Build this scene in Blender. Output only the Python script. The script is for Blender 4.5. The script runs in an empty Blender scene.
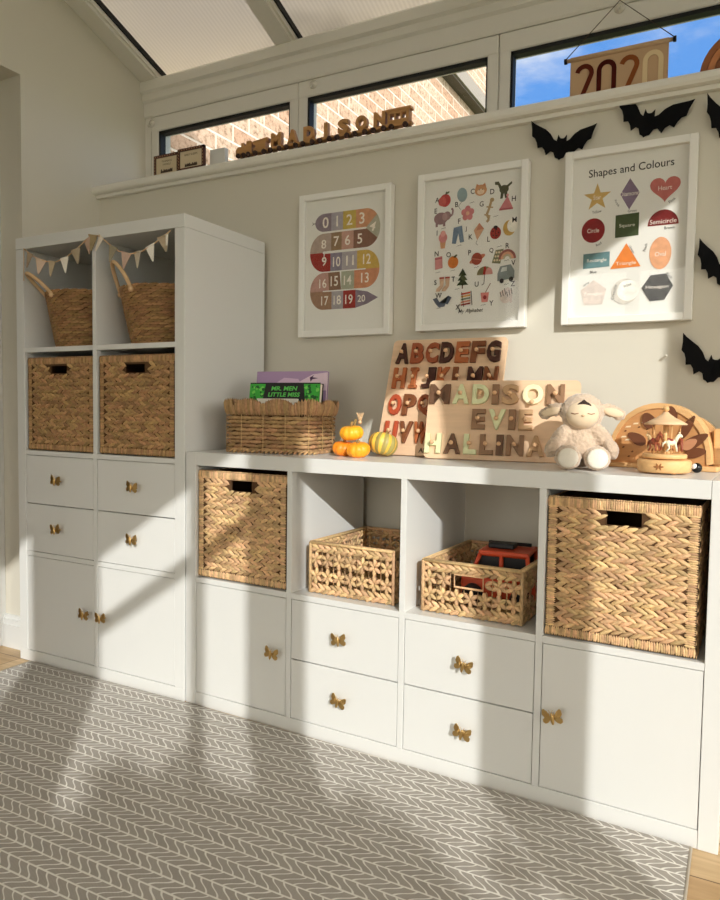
import bpy, bmesh, math, random
from mathutils import Vector, Matrix
R = math.radians
random.seed(7)
SC = bpy.context.scene
COL = SC.collection

# ------------------------------------------------------------------ camera
yaw, pitch, roll, FPX, CX, CY = -.4739, -.0541, .0160, 700.3, 381.98, 450.94
f = Vector((math.sin(yaw)*math.cos(pitch), math.cos(yaw)*math.cos(pitch), math.sin(pitch)))
r0 = f.cross(Vector((0, 0, 1))).normalized(); u0 = r0.cross(f)
rx = math.cos(roll)*r0 + math.sin(roll)*u0; ux = rx.cross(f)
cd = bpy.data.cameras.new('camera'); cam = bpy.data.objects.new('camera', cd); COL.objects.link(cam)
M = Matrix((rx, ux, -f)).transposed().to_4x4(); M.translation = Vector((2.2469, -1.5930, .8897))
cam.matrix_world = M
cd.sensor_fit = 'VERTICAL'; cd.sensor_height = 24.0; cd.sensor_width = 24*.8
cd.lens = FPX/900*24.0
cd.shift_x = (360-CX)/900; cd.shift_y = (CY-450)/900
cd.clip_start = .02; cd.clip_end = 300
SC.camera = cam

# ------------------------------------------------------------------ light
SUN = Vector((-.665, .747, -.44)).normalized()
sd = bpy.data.lights.new('sun', 'SUN'); sd.energy = 3.5; sd.angle = R(.38); sd.color = (1, .97, .925)
so = bpy.data.objects.new('sun', sd); COL.objects.link(so)
so.rotation_euler = SUN.to_track_quat('-Z', 'Y').to_euler(); so.location = (6, -6, 5)

world = bpy.data.worlds.new('sky'); SC.world = world; world.use_nodes = True
SKY_STRENGTH = 1.0

def nd(nt, t, **kw):
    n = nt.nodes.new(t)
    for k, v in kw.items():
        if k.startswith('i_'):
            key = k[2:]; key = int(key) if key.isdigit() else key.replace('_', ' ')
            n.inputs[key].default_value = v
        else: setattr(n, k, v)
    return n
def math_(nt, op, a, b=None, c=None, clamp=False):
    n = nt.nodes.new('ShaderNodeMath'); n.operation = op; n.use_clamp = clamp
    for i, s in enumerate((a, b, c)):
        if s is None: continue
        if isinstance(s, (int, float)): n.inputs[i].default_value = s
        else: nt.links.new(s, n.inputs[i])
    return n.outputs[0]
def mix_(nt, fac, a, b, blend='MIX'):
    n = nt.nodes.new('ShaderNodeMix'); n.data_type = 'RGBA'; n.blend_type = blend
    for s, i in ((fac, 0), (a, 6), (b, 7)):
        if isinstance(s, (int, float, tuple)):
            n.inputs[i].default_value = s if not isinstance(s, tuple) or len(s) == 4 else (*s, 1)
        else: nt.links.new(s, n.inputs[i])
    return n.outputs[2]
def ramp_(nt, fac, stops):
    n = nt.nodes.new('ShaderNodeValToRGB')
    while len(n.color_ramp.elements) < len(stops): n.color_ramp.elements.new(.5)
    for e, (p, c) in zip(n.color_ramp.elements, stops):
        e.position = p; e.color = (*c, 1) if len(c) == 3 else c
    nt.links.new(fac, n.inputs[0]); return n.outputs[0]

nt = world.node_tree; nt.nodes.clear()
tc = nd(nt, 'ShaderNodeTexCoord'); sep = nd(nt, 'ShaderNodeSeparateXYZ'); nt.links.new(tc.outputs['Generated'], sep.inputs[0])
base = ramp_(nt, sep.outputs[2], [(0, (.42, .60, .86)), (.12, (.33, .56, .93)), (.35, (.14, .37, .86)), (1, (.07, .22, .62))])
noi = nd(nt, 'ShaderNodeTexNoise', i_Scale=2.6, i_Detail=7, i_Roughness=.6)
mp = nd(nt, 'ShaderNodeMapping'); mp.inputs['Scale'].default_value = (1, 1, 2.6); mp.inputs['Location'].default_value = (.3, 1.1, 0)
nt.links.new(tc.outputs['Generated'], mp.inputs[0]); nt.links.new(mp.outputs[0], noi.inputs[0])
# a cumulus bank low in the north-west
def dirdot(v):
    n = nd(nt, 'ShaderNodeVectorMath', operation='DOT_PRODUCT'); nt.links.new(tc.outputs['Generated'], n.inputs[0])
    n.inputs[1].default_value = Vector(v).normalized(); return n.outputs['Value']
bank = math_(nt, 'SMOOTH_MIN', math_(nt, 'MULTIPLY', math_(nt, 'SUBTRACT', dirdot((-.36, .94, .44)), .986), 55), 1, .2)
bank = math_(nt, 'MAXIMUM', bank, 0)
cl = math_(nt, 'ADD', noi.outputs[0], math_(nt, 'MULTIPLY', bank, .25))
cm = nd(nt, 'ShaderNodeMapRange', interpolation_type='SMOOTHSTEP'); cm.inputs[1].default_value = .56; cm.inputs[2].default_value = .80
nt.links.new(cl, cm.inputs[0])
col = mix_(nt, cm.outputs[0], base, (.92, .93, .95))
# brighter towards the sun and overhead haze
sg = math_(nt, 'POWER', math_(nt, 'MAXIMUM', dirdot(-SUN), 0), 2.2)
GLOW, VEIL = 1.2, 2.0
veil = math_(nt, 'MULTIPLY', math_(nt, 'ADD', math_(nt, 'ADD', math_(nt, 'MULTIPLY', sep.outputs[1], -1), math_(nt, 'MULTIPLY', sep.outputs[0], .9)), .1), 1.6, clamp=True)
sc_ = math_(nt, 'ADD', math_(nt, 'ADD', math_(nt, 'MULTIPLY', sg, GLOW), math_(nt, 'MULTIPLY', veil, VEIL)), 1.0)
col = mix_(nt, veil, col, (1.0, .95, .87))
col = mix_(nt, math_(nt, 'MULTIPLY', sg, .9, clamp=True), col, (1.0, .92, .79))
bg = nd(nt, 'ShaderNodeBackground'); nt.links.new(col, bg.inputs[0])
nt.links.new(math_(nt, 'MULTIPLY', sc_, SKY_STRENGTH), bg.inputs[1])
wo = nd(nt, 'ShaderNodeOutputWorld'); nt.links.new(bg.outputs[0], wo.inputs[0])

SC.view_settings.view_transform = 'Standard'; SC.view_settings.look = 'None'
SC.view_settings.gamma = 1; SC.view_settings.use_curve_mapping = False
SC.view_settings.exposure = 0.12
SC.cycles.use_denoising = True
SC.cycles.max_bounces = 14; SC.cycles.diffuse_bounces = 8; SC.cycles.transparent_max_bounces = 16
SC.cycles.sample_clamp_indirect = 6

# ------------------------------------------------------------------ materials
def lin(c):
    return tuple(((x/255)/12.92 if x/255 <= .04045 else ((x/255+.055)/1.055)**2.4) for x in c)
MATS = {}
def mat(name, rgb, rough=.5, spec=.4, metal=0, sheen=0, bump=0, bscale=100, var=0, vscale=8, island=0, srgb=True, stretch=None, trans=0):
    if name in MATS: return MATS[name]
    m = bpy.data.materials.new(name); m.use_nodes = True; nt = m.node_tree
    b = nt.nodes['Principled BSDF']; c = lin(rgb) if srgb else rgb
    b.inputs['Base Color'].default_value = (*c, 1); b.inputs['Roughness'].default_value = rough
    b.inputs['Specular IOR Level'].default_value = spec; b.inputs['Metallic'].default_value = metal
    if sheen: b.inputs['Sheen Weight'].default_value = sheen
    out = None
    co = nd(nt, 'ShaderNodeTexCoord'); mp = nd(nt, 'ShaderNodeMapping'); nt.links.new(co.outputs['Object'], mp.inputs[0])
    if stretch: mp.inputs['Scale'].default_value = stretch
    if var:
        n = nd(nt, 'ShaderNodeTexNoise', i_Scale=vscale, i_Detail=5); nt.links.new(mp.outputs[0], n.inputs[0])
        mr = nd(nt, 'ShaderNodeMapRange'); mr.inputs[1].default_value = .3; mr.inputs[2].default_value = .7
        mr.inputs[3].default_value = 1-var; mr.inputs[4].default_value = 1+var
        nt.links.new(n.outputs[0], mr.inputs[0])
        hs = nd(nt, 'ShaderNodeHueSaturation'); hs.inputs['Color'].default_value = (*c, 1)
        nt.links.new(mr.outputs[0], hs.inputs['Value']); out = hs.outputs[0]
    if island:
        g = nd(nt, 'ShaderNodeNewGeometry'); mr = nd(nt, 'ShaderNodeMapRange')
        mr.inputs[3].default_value = 1-island; mr.inputs[4].default_value = 1+island
        nt.links.new(g.outputs['Random Per Island'], mr.inputs[0])
        hs = nd(nt, 'ShaderNodeHueSaturation'); hs.inputs['Color'].default_value = (*c, 1)
        if out: nt.links.new(out, hs.inputs['Color'])
        nt.links.new(mr.outputs[0], hs.inputs['Value'])
        mr2 = nd(nt, 'ShaderNodeMapRange'); mr2.inputs[3].default_value = .485; mr2.inputs[4].default_value = .51
        ms = math_(nt, 'FRACT', math_(nt, 'MULTIPLY', g.outputs['Random Per Island'], 37.7))
        nt.links.new(ms, mr2.inputs[0]); nt.links.new(mr2.outputs[0], hs.inputs['Hue']); out = hs.outputs[0]
    if out: nt.links.new(out, b.inputs['Base Color'])
    if bump:
        n = nd(nt, 'ShaderNodeTexNoise', i_Scale=bscale, i_Detail=4); nt.links.new(mp.outputs[0], n.inputs[0])
        bp = nd(nt, 'ShaderNodeBump', i_Strength=bump, i_Distance=.002); nt.links.new(n.outputs[0], bp.inputs['Height'])
        nt.links.new(bp.outputs[0], b.inputs['Normal'])
    MATS[name] = m; return m

WALL = mat('wall_paint', (.625, .595, .515), .8, .2, bump=.05, bscale=300, srgb=False)
WHITE = mat('white_lacquer', (.685, .69, .675), .32, .4, srgb=False, bump=.02, bscale=30)
UPVC = mat('white_upvc', (.72, .70, .65), .35, .4, srgb=False)
SILLP = mat('sill_gloss_paint', (.74, .72, .66), .35, .4, srgb=False)
BLACK = mat('black_gasket', (14, 14, 16), .6)
FRAMEW = mat('white_picture_frame', (.80, .79, .75), .35, srgb=False)
PAPER = mat('print_paper', (.83, .82, .77), .8, .1, srgb=False)
GOLD = mat('brass', (206, 172, 112), .32, .5, metal=1)
def wood_mat(name, rgb, dark=.75, scale=9, axis=0, rough=.5):
    if name in MATS: return MATS[name]
    m = mat(name, rgb, rough, .35); nt = m.node_tree; b = nt.nodes['Principled BSDF']
    co = nd(nt, 'ShaderNodeTexCoord'); mp = nd(nt, 'ShaderNodeMapping'); nt.links.new(co.outputs['Object'], mp.inputs[0])
    s = [scale*6]*3; s[axis] = scale*.5; mp.inputs['Scale'].default_value = s
    n = nd(nt, 'ShaderNodeTexNoise', i_Scale=1, i_Detail=6, i_Roughness=.6, i_Distortion=.6); nt.links.new(mp.outputs[0], n.inputs[0])
    c = lin(rgb); o = ramp_(nt, n.outputs[0], [(.3, tuple(x*dark for x in c)), (.6, c), (.8, tuple(min(1, x*1.1) for x in c))])
    nt.links.new(o, b.inputs['Base Color']); return m
BIRCH = wood_mat('birch_plywood', (226, 192, 158), .88)
BEECH = wood_mat('beech_wood', (226, 180, 124), .82)
def straw(name, rgb, isl=.3):
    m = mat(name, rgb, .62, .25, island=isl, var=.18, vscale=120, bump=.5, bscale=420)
    return m
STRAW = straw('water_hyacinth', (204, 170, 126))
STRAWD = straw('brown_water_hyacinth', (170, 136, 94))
STRAWG = straw('grey_brown_willow', (172, 138, 98), .25)
SEAG = straw('seagrass', (156, 122, 82), .28)
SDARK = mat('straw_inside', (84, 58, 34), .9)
JUTE = mat('jute_cord', (214, 180, 140), .85, .1, bump=.6, bscale=500)

def glass_mat(name, tint=(1, 1, 1)):
    m = bpy.data.materials.new(name); m.use_nodes = True; nt = m.node_tree; nt.nodes.clear()
    t = nd(nt, 'ShaderNodeBsdfTransparent'); t.inputs[0].default_value = (*tint, 1)
    g = nd(nt, 'ShaderNodeBsdfGlossy'); g.inputs['Roughness'].default_value = .02
    fr = nd(nt, 'ShaderNodeLayerWeight', i_Blend=.5); mx = nd(nt, 'ShaderNodeMixShader'); o = nd(nt, 'ShaderNodeOutputMaterial')
    nt.links.new(math_(nt, 'ADD', math_(nt, 'MULTIPLY', math_(nt, 'POWER', fr.outputs['Facing'], 5), .7), .02), mx.inputs[0]); nt.links.new(t.outputs[0], mx.inputs[1]); nt.links.new(g.outputs[0], mx.inputs[2])
    nt.links.new(mx.outputs[0], o.inputs[0]); return m
GLASS = glass_mat('window_glass', (.97, .98, .98)); PGLASS = glass_mat('picture_glass', (.98, .98, .98))

# ------------------------------------------------------------------ mesh builder
TEXTC = {}
def text_data(s, offset=0.0, bevel=0.0, extrude=0.0, shear=0.0):
    k = (s, offset, bevel, extrude, shear)
    if k not in TEXTC:
        c = bpy.data.curves.new('t', 'FONT'); c.body = s; c.size = 1; c.offset = offset; c.extrude = extrude
        c.bevel_depth = bevel; c.bevel_resolution = 1; c.resolution_u = 3; c.shear = shear
        o = bpy.data.objects.new('t', c); COL.objects.link(o)
        dg = bpy.context.evaluated_depsgraph_get(); me = bpy.data.meshes.new_from_object(o.evaluated_get(dg))
        vs = [v.co.copy() for v in me.vertices]; fs = [tuple(p.vertices) for p in me.polygons]
        if vs:
            x0, x1 = min(v.x for v in vs), max(v.x for v in vs); y0, y1 = min(v.y for v in vs), max(v.y for v in vs)
            for v in vs: v.x -= (x0+x1)/2; v.y -= (y0+y1)/2
            dim = (x1-x0, y1-y0)
        else: dim = (1, 1)
        bpy.data.objects.remove(o); bpy.data.curves.remove(c); bpy.data.meshes.remove(me)
        TEXTC[k] = (vs, fs, dim)
    return TEXTC[k]

class MB:
    def __init__(s): s.v = []; s.f = []; s.m = []; s.sm = []; s.T = Matrix.Identity(4)
    def add(s, vs, fs, m=0, smooth=False):
        b = len(s.v); T = s.T
        s.v += [T @ Vector(v) for v in vs]; s.f += [tuple(i+b for i in q) for q in fs]
        s.m += [m]*len(fs); s.sm += [smooth]*len(fs); return s
    def box(s, x0, x1, y0, y1, z0, z1, m=0, bev=0.0):
        if bev <= 0:
            vs = [(x, y, z) for x in (x0, x1) for y in (y0, y1) for z in (z0, z1)]
            return s.add(vs, [(0, 1, 3, 2), (4, 6, 7, 5), (0, 4, 5, 1), (2, 3, 7, 6), (0, 2, 6, 4), (1, 5, 7, 3)], m)
        bm = bmesh.new(); bmesh.ops.create_cube(bm, size=1)
        for v in bm.verts: v.co = Vector(((x0+x1)/2+v.co.x*(x1-x0), (y0+y1)/2+v.co.y*(y1-y0), (z0+z1)/2+v.co.z*(z1-z0)))
        bmesh.ops.bevel(bm, geom=list(bm.edges), offset=bev, segments=2, profile=.5, affect='EDGES')
        bm.verts.index_update(); s.add([v.co.copy() for v in bm.verts], [tuple(v.index for v in q.verts) for q in bm.faces], m, False); bm.free(); return s
    def tube(s, pts, r, n=8, m=0, cap=True, closed=False):
        pts = [Vector(p) for p in pts]; N = len(pts); rr = r if isinstance(r, (list, tuple)) else [r]*N
        vs = []; fs = []; prev = None
        for i, p in enumerate(pts):
            a = pts[(i-1) % N] if (i > 0 or closed) else p; b = pts[(i+1) % N] if (i < N-1 or closed) else p
            d = (b-a).normalized()
            if prev is None:
                up = Vector((0, 0, 1)) if abs(d.z) < .9 else Vector((1, 0, 0)); e1 = d.cross(up).normalized()
            else: e1 = (prev - d*prev.dot(d)).normalized()
            prev = e1; e2 = d.cross(e1)
            for k in range(n):
                t = 2*math.pi*k/n; vs.append(p+(e1*math.cos(t)+e2*math.sin(t))*rr[i])
        L = N if closed else N-1
        for i in range(L):
            for k in range(n):
                a = i*n+k; b = i*n+(k+1) % n; c = ((i+1) % N)*n+(k+1) % n; d_ = ((i+1) % N)*n+k
                fs.append((a, b, c, d_))
        if cap and not closed: fs += [tuple(range(n))[::-1], tuple(range((N-1)*n, N*n))]
        return s.add(vs, fs, m, True)
    def lathe(s, prof, n=24, c=(0, 0, 0), m=0, fr=None, smooth=True):
        vs = []; fs = []; P = len(prof)
        for i in range(n):
            t = 2*math.pi*i/n; q = fr(t) if fr else 1
            for r, z in prof: vs.append((c[0]+r*q*math.cos(t), c[1]+r*q*math.sin(t), c[2]+z))
        for i in range(n):
            j = (i+1) % n
            for k in range(P-1): fs.append((i*P+k, j*P+k, j*P+k+1, i*P+k+1))
        if prof[0][0] > 1e-6: fs.append(tuple(i*P for i in range(n))[::-1])
        if prof[-1][0] > 1e-6: fs.append(tuple(i*P+P-1 for i in range(n)))
        return s.add(vs, fs, m, smooth)
    def ell(s, c, r, rot=None, m=0, nu=16, nv=10):
        vs = []; fs = []; c = Vector(c); Q = rot.to_3x3() if rot else Matrix.Identity(3)
        for i in range(1, nv):
            ph = math.pi*i/nv
            for j in range(nu):
                t = 2*math.pi*j/nu; vs.append(c+Q@Vector((r[0]*math.sin(ph)*math.cos(t), r[1]*math.sin(ph)*math.sin(t), r[2]*math.cos(ph))))
        top = len(vs); vs += [c+Q@Vector((0, 0, r[2])), c-Q@Vector((0, 0, r[2]))]
        for i in range(nv-2):
            for j in range(nu): fs.append((i*nu+j, (i+1)*nu+j, (i+1)*nu+(j+1) % nu, i*nu+(j+1) % nu))
        for j in range(nu):
            fs.append((top, j, (j+1) % nu)); b = (nv-2)*nu; fs.append((top+1, b+(j+1) % nu, b+j))
        return s.add(vs, fs, m, True)
    def prism(s, pts, y0, y1, m=0, mside=None):
        # outline in (x, z), extruded along y
        n = len(pts); vs = [(x, y0, z) for x, z in pts]+[(x, y1, z) for x, z in pts]
        area = sum(pts[i][0]*pts[(i+1) % n][1]-pts[(i+1) % n][0]*pts[i][1] for i in range(n))
        F = tuple(range(n)); B = tuple(range(2*n-1, n-1, -1))
        if area < 0: F, B = F[::-1], B[::-1]
        s.add(vs, [F, B]+[(i, (i+1) % n, n+(i+1) % n, n+i) if area < 0 else (i, n+i, n+(i+1) % n, (i+1) % n) for i in range(n)], m)
        if mside is not None:
            for k in range(n): s.m[-1-k] = mside
        return s
    def flat(s, pts, y, m=0):
        area = sum(pts[i][0]*pts[(i+1) % len(pts)][1]-pts[(i+1) % len(pts)][0]*pts[i][1] for i in range(len(pts)))
        if area < 0: pts = pts[::-1]
        return s.add([(x, y, z) for x, z in pts], [tuple(range(len(pts)))], m)
    def text(s, t, x, z, y, size, m=0, rot=0, offset=0, wide=None, extrude=0, bevel=0, height=None, shear=0, smooth=False):
        vs, fs, dim = text_data(t, offset, bevel, extrude, shear)
        sx = sz = size
        if height: sz = sx = height/dim[1]
        if wide: sx = wide/dim[0]
        c, q = math.cos(rot), math.sin(rot)
        out = []
        for v in vs:
            a, b = v.x*sx, v.y*sz; out.append((x+a*c-b*q, y-v.z*sz, z+a*q+b*c))
        return s.add(out, fs, m, smooth)
    def lens(s, c, d, n, L, W, Tn, m=0):
        c = Vector(c); d = Vector(d).normalized(); n = Vector(n).normalized(); w = n.cross(d).normalized()
        vs = [c-d*L/2, c+d*L/2]
        for t, q in ((-.62, .72), (0, 1), (.62, .72)):
            for a, h in ((-1, 0), (-.55, .8), (.1, 1), (.65, .7), (1, 0)):
                vs.append(c+d*(t*L/2)+w*(a*W/2*q)+n*(h*Tn*q))
        fs = []
        for i in range(2):
            for k in range(4):
                a = 2+i*5+k; fs.append((a, a+5, a+6, a+1))
        for k in range(4): fs.append((0, 2+k, 3+k)); fs.append((1, 13+k, 12+k))
        return s.add(vs, fs, m, True)
    def build(s, name, mats, parent=None, loc=None, tag=None, rot=None):
        me = bpy.data.meshes.new(name); me.from_pydata([tuple(v) for v in s.v], [], s.f)
        mats = mats if isinstance(mats, (list, tuple)) else [mats]
        for m in mats: me.materials.append(m)
        me.polygons.foreach_set('material_index', s.m); me.polygons.foreach_set('use_smooth', s.sm); me.update()
        o = bpy.data.objects.new(name, me); COL.objects.link(o)
        if parent: o.parent = parent
        if loc: o.location = loc
        if rot: o.rotation_euler = rot
        if tag: settag(o, *tag)
        return o
def settag(o, label, cat, group=None):
    o['label'] = label; o['category'] = cat
    if group: o['group'] = group
    return o
def thing(name, label, cat, loc=(0, 0, 0), rz=0, group=None, rot=None):
    o = bpy.data.objects.new(name, None); COL.objects.link(o); o.location = loc
    o.rotation_euler = rot if rot else (0, 0, rz); o.empty_display_size = .05
    return settag(o, label, cat, group)
def struct(name, mb, m, parent=None):
    o = mb.build(name, m, parent)
    o['kind'] = 'structure'; return o
def children(o): return [c for c in bpy.data.objects if c.parent == o]
def copy_tree(o, parent=None):
    c = o.copy(); COL.objects.link(c); c.parent = parent
    for ch in children(o): copy_tree(ch, c)
    return c

# ================================================================== the room
XL, XR, YB, YR = -.061, 3.9, .41, -4.8
def roofz(y): return 2.27+.38*(.643-y)

# floor: oak boards
def floor_mat():
    m = mat('oak_floor', (200, 170, 130), .42, .35); nt = m.node_tree; b = nt.nodes['Principled BSDF']
    co = nd(nt, 'ShaderNodeTexCoord'); br = nd(nt, 'ShaderNodeTexBrick')
    br.offset = .37; br.inputs['Scale'].default_value = 1; br.inputs['Brick Width'].default_value = 1.2; br.inputs['Row Height'].default_value = .14
    br.inputs['Mortar Size'].default_value = .0015; br.inputs['Color1'].default_value = (*lin((206, 178, 138)), 1); br.inputs['Color2'].default_value = (*lin((186, 154, 112)), 1)
    br.inputs['Mortar'].default_value = (*lin((110, 86, 60)), 1)
    mp = nd(nt, 'ShaderNodeMapping'); mp.inputs['Rotation'].default_value = (0, 0, 0); nt.links.new(co.outputs['Object'], mp.inputs[0]); nt.links.new(mp.outputs[0], br.inputs[0])
    m2 = nd(nt, 'ShaderNodeMapping'); m2.inputs['Scale'].default_value = (3, 45, 3); nt.links.new(co.outputs['Object'], m2.inputs[0])
    n = nd(nt, 'ShaderNodeTexNoise', i_Scale=1, i_Detail=6, i_Distortion=.8); nt.links.new(m2.outputs[0], n.inputs[0])
    g = ramp_(nt, n.outputs[0], [(.3, (.72, .68, .62)), (.65, (1, 1, 1))])
    nt.links.new(mix_(nt, 1.0, br.outputs[0], g, 'MULTIPLY'), b.inputs['Base Color']); return m
b = MB(); b.box(-1.6, XR+.1, YR-.1, .66, -.1, 0); struct('floor', b, floor_mat())

# back wall below the window ledge
b = MB(); b.box(XL-.12, XR+.1, YB, .75, 0, 1.728); struct('wall_back', b, WALL)
# left wall: pier by the corner, above the doorway, far part
b = MB()
T0 = [(.07, 0), (.80, 0), (.80, roofz(.80)+.25), (YR, roofz(YR)+.25), (YR, 0), (-.95, 0), (-.95, 2.06), (.07, 2.06)]
n = len(T0)
b.add([(XL, y, z) for y, z in T0]+[(XL-.14, y, z) for y, z in T0],
      [tuple(range(n)), tuple(range(2*n-1, n-1, -1))]+[(i, n+i, n+(i+1) % n, (i+1) % n) for i in range(n)])
struct('wall_left', b, WALL)
# hallway beyond the doorway
b = MB(); b.box(-1.5, -1.4, -1.6, .6, 0, 2.5); b.box(-1.4, XL-.14, .3, .4, 0, 2.5); b.box(-1.4, XL-.14, -1.6, -1.5, 0, 2.5); b.box(-1.5, XL-.14, -1.6, .6, 2.4, 2.5)
struct('wall_hall', b, WALL)
# white door lining and door edge in the left doorway
b = MB(); b.box(-.32, XL-.115, .035, .07, 0, 2.06, bev=.004); b.box(-.32, XL-.115, -.95, -.915, 0, 2.06, bev=.004); b.box(-.32, XL-.115, -.915, .035, 2.03, 2.06)
d1 = struct('door_1', b, WHITE)
# skirting boards
def skirt(b, pts, nrm, h=.12, th=.018):
    (x0, y0), (x1, y1) = pts; nx, ny = nrm
    for z0, z1, t in ((0, h*.72, th), (h*.72, h*.88, th*.75), (h*.88, h, th*.4)):
        xs = sorted((x0, x1)); ys = sorted((y0, y1))
        b.box(min(xs[0], xs[0]+nx*t), max(xs[1], xs[1]+nx*t), min(ys[0], ys[0]+ny*t), max(ys[1], ys[1]+ny*t), z0, z1)
b = MB(); skirt(b, ((XL, .07), (XL, .41)), (1, 0)); skirt(b, ((XL-.115, .07), (XL, .07)), (0, -1)); struct('baseboard_left', b, WHITE)
b = MB(); skirt(b, ((XL, YB), (XR, YB)), (0, -1)); struct('baseboard_back', b, WHITE)

# window ledge with rounded nose
b = MB()
pr = [(.72, 1.73), (.385, 1.73), (.376, 1.733), (.372, 1.740), (.372, 1.752), (.376, 1.759), (.383, 1.762), (.72, 1.762)]
n = len(pr); xs = (XL, XR)
b.add([(x, y, z) for x in xs for y, z in pr], [tuple(range(n)), tuple(range(2*n-1, n-1, -1))]+[(i, i+n, (i+1) % n+n, (i+1) % n) for i in range(n)])
b.box(XL, XR, .392, .41, 1.718, 1.73)
struct('trim_1', b, SILLP)

# eaves beam with stepped profile
b = MB()
pr = [(.74, 2.122), (.648, 2.122), (.644, 2.130), (.644, 2.180), (.634, 2.188), (.634, 2.214), (.622, 2.222), (.622, 2.258), (.634, 2.270), (.74, 2.30)]
n = len(pr)
b.add([(x, y, z) for x in xs for y, z in pr], [tuple(range(n)), tuple(range(2*n-1, n-1, -1))]+[(i, i+n, (i+1) % n+n, (i+1) % n) for i in range(n)])
b.box(-.295, XR+.1, .74, .88, 2.2, 2.50)  # unseen gutter box, added and raised to cast shade on the brick wall
struct('trim_2', b, UPVC)

# the three high windows
def window(name, x0, x1, z0=1.762, z1=2.122, y=.682, fw=.045):
    b = MB()
    # outer frame with chamfer
    for (a, c, d, e) in ((x0-fw, x0, z0, z1), (x1, x1+fw, z0, z1)):
        b.box(a, c, y-.03, y+.04, d, e, bev=.006)
    b.box(x0-fw, x1+fw, y-.032, y+.04, 2.06, z1, bev=.006); b.box(x0-fw, x1+fw, y-.03, y+.04, z0, 1.835, bev=.006)
    o = struct(name, b, UPVC)
    g = MB()
    g.box(x0, x0+.008, y-.026, y+.004, 1.83, 2.06); g.box(x1-.004, x1, y-.026, y+.004, 1.83, 2.06); g.box(x0, x1, y-.026, y+.004, 2.048, 2.06); g.box(x0, x1, y-.012, y+.004, 1.83, 1.838)
    gg = g.build('gasket', BLACK, o)
    p = MB(); p.box(x0+.002, x1-.002, y-.014, y-.010, 1.832, 2.058); p.build('glass_pane', GLASS, o)
    return o
window('window_1', .013, .678, fw=.0405); window('window_2', .759, 1.459, fw=.0395); window('window_3', 1.538, 2.75, fw=.0385)
window('window_4', 2.83, 3.82, fw=.04)
b = MB(); b.box(XL-.05, .013-.041, .652, .72, 1.762, 2.122); struct('trim_3', b, UPVC)

# roof: twin-wall polycarbonate between white rafters
def poly_mat():
    m = bpy.data.materials.new('polycarbonate_roof'); m.use_nodes = True; nt = m.node_tree; nt.nodes.clear()
    co = nd(nt, 'ShaderNodeTexCoord'); sp = nd(nt, 'ShaderNodeSeparateXYZ'); nt.links.new(co.outputs['Object'], sp.inputs[0])
    w = math_(nt, 'PINGPONG', sp.outputs[0], .008)
    w = math_(nt, 'MULTIPLY', w, 125, clamp=True)
    n = nd(nt, 'ShaderNodeTexNoise', i_Scale=2.3, i_Detail=3); nt.links.new(co.outputs['Object'], n.inputs[0])
    st = ramp_(nt, n.outputs[0], [(.25, (.66, .64, .60)), (.42, (.97, .94, .89)), (1, (1, .97, .92))])
    c = mix_(nt, w, (.64, .62, .58), (.72, .70, .66)); c = mix_(nt, 1.0, c, st, 'MULTIPLY')
    t = nd(nt, 'ShaderNodeBsdfTranslucent'); d = nd(nt, 'ShaderNodeBsdfDiffuse'); g = nd(nt, 'ShaderNodeBsdfGlossy'); g.inputs['Roughness'].default_value = .3
    nt.links.new(c, t.inputs[0]); nt.links.new(c, d.inputs[0])
    a = nd(nt, 'ShaderNodeMixShader'); a.inputs[0].default_value = .25; nt.links.new(t.outputs[0], a.inputs[1]); nt.links.new(d.outputs[0], a.inputs[2])
    e = nd(nt, 'ShaderNodeMixShader'); e.inputs[0].default_value = .04; nt.links.new(a.outputs[0], e.inputs[1]); nt.links.new(g.outputs[0], e.inputs[2])
    o = nd(nt, 'ShaderNodeOutputMaterial'); nt.links.new(e.outputs[0], o.inputs[0]); return m
def slab(b, x0, x1, h0, h1, y0=.74, y1=YR-.05, m=0):
    vs = [(x, y, roofz(y)+h) for x in (x0, x1) for y in (y0, y1) for h in (h0, h1)]
    b.add(vs, [(0, 1, 3, 2), (4, 6, 7, 5), (0, 4, 5, 1), (2, 3, 7, 6), (0, 2, 6, 4), (1, 5, 7, 3)], m)
b = MB(); slab(b, XL-.1, XR+.1, .040, .041); struct('ceiling', b, poly_mat())
k = 3
for x0, x1 in [(XL-.14, .028)]+[(.622+.69*i, .713+.69*i) for i in range(5)]:
    k += 1; b = MB(); slab(b, x0, x1, 0, .039); slab(b, x0+.01, x1-.01, -.012, 0)
    o = struct('trim_%d' % k, b, UPVC)
    g = MB(); slab(g, x1, x1+.008, .018, .039); g.build('gasket', BLACK, o)

# right glazed wall
def rwall_poly(pts, x0=XR-.03, x1=XR+.03):
    n = len(pts); return [(x0, y, z) for y, z in pts]+[(x1, y, z) for y, z in pts], [tuple(range(n)), tuple(range(2*n-1, n-1, -1))]+[(i, n+i, n+(i+1) % n, (i+1) % n) for i in range(n)]
b = MB()
b.box(XR-.05, XR+.05, YR, .75, 0, .5)
for pts in ([(.75, 2.05), (.75, roofz(.75)+.03), (-1.3, roofz(-1.3)+.03), (-1.3, 2.3)],
            [(-1.3, 2.68), (-1.3, roofz(-1.3)+.03), (-3.15, roofz(-3.15)+.03), (-3.15, 2.68)],
            [(-3.15, 2.735), (-3.15, roofz(-3.15)+.03), (-4.2, roofz(-4.2)+.03), (-4.2, 2.735)],
            [(-4.2, 3.0), (-4.2, roofz(-4.2)+.03), (YR, roofz(YR)+.03), (YR, 3.0)]):
    v, fc = rwall_poly(pts); b.add(v, fc)
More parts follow.
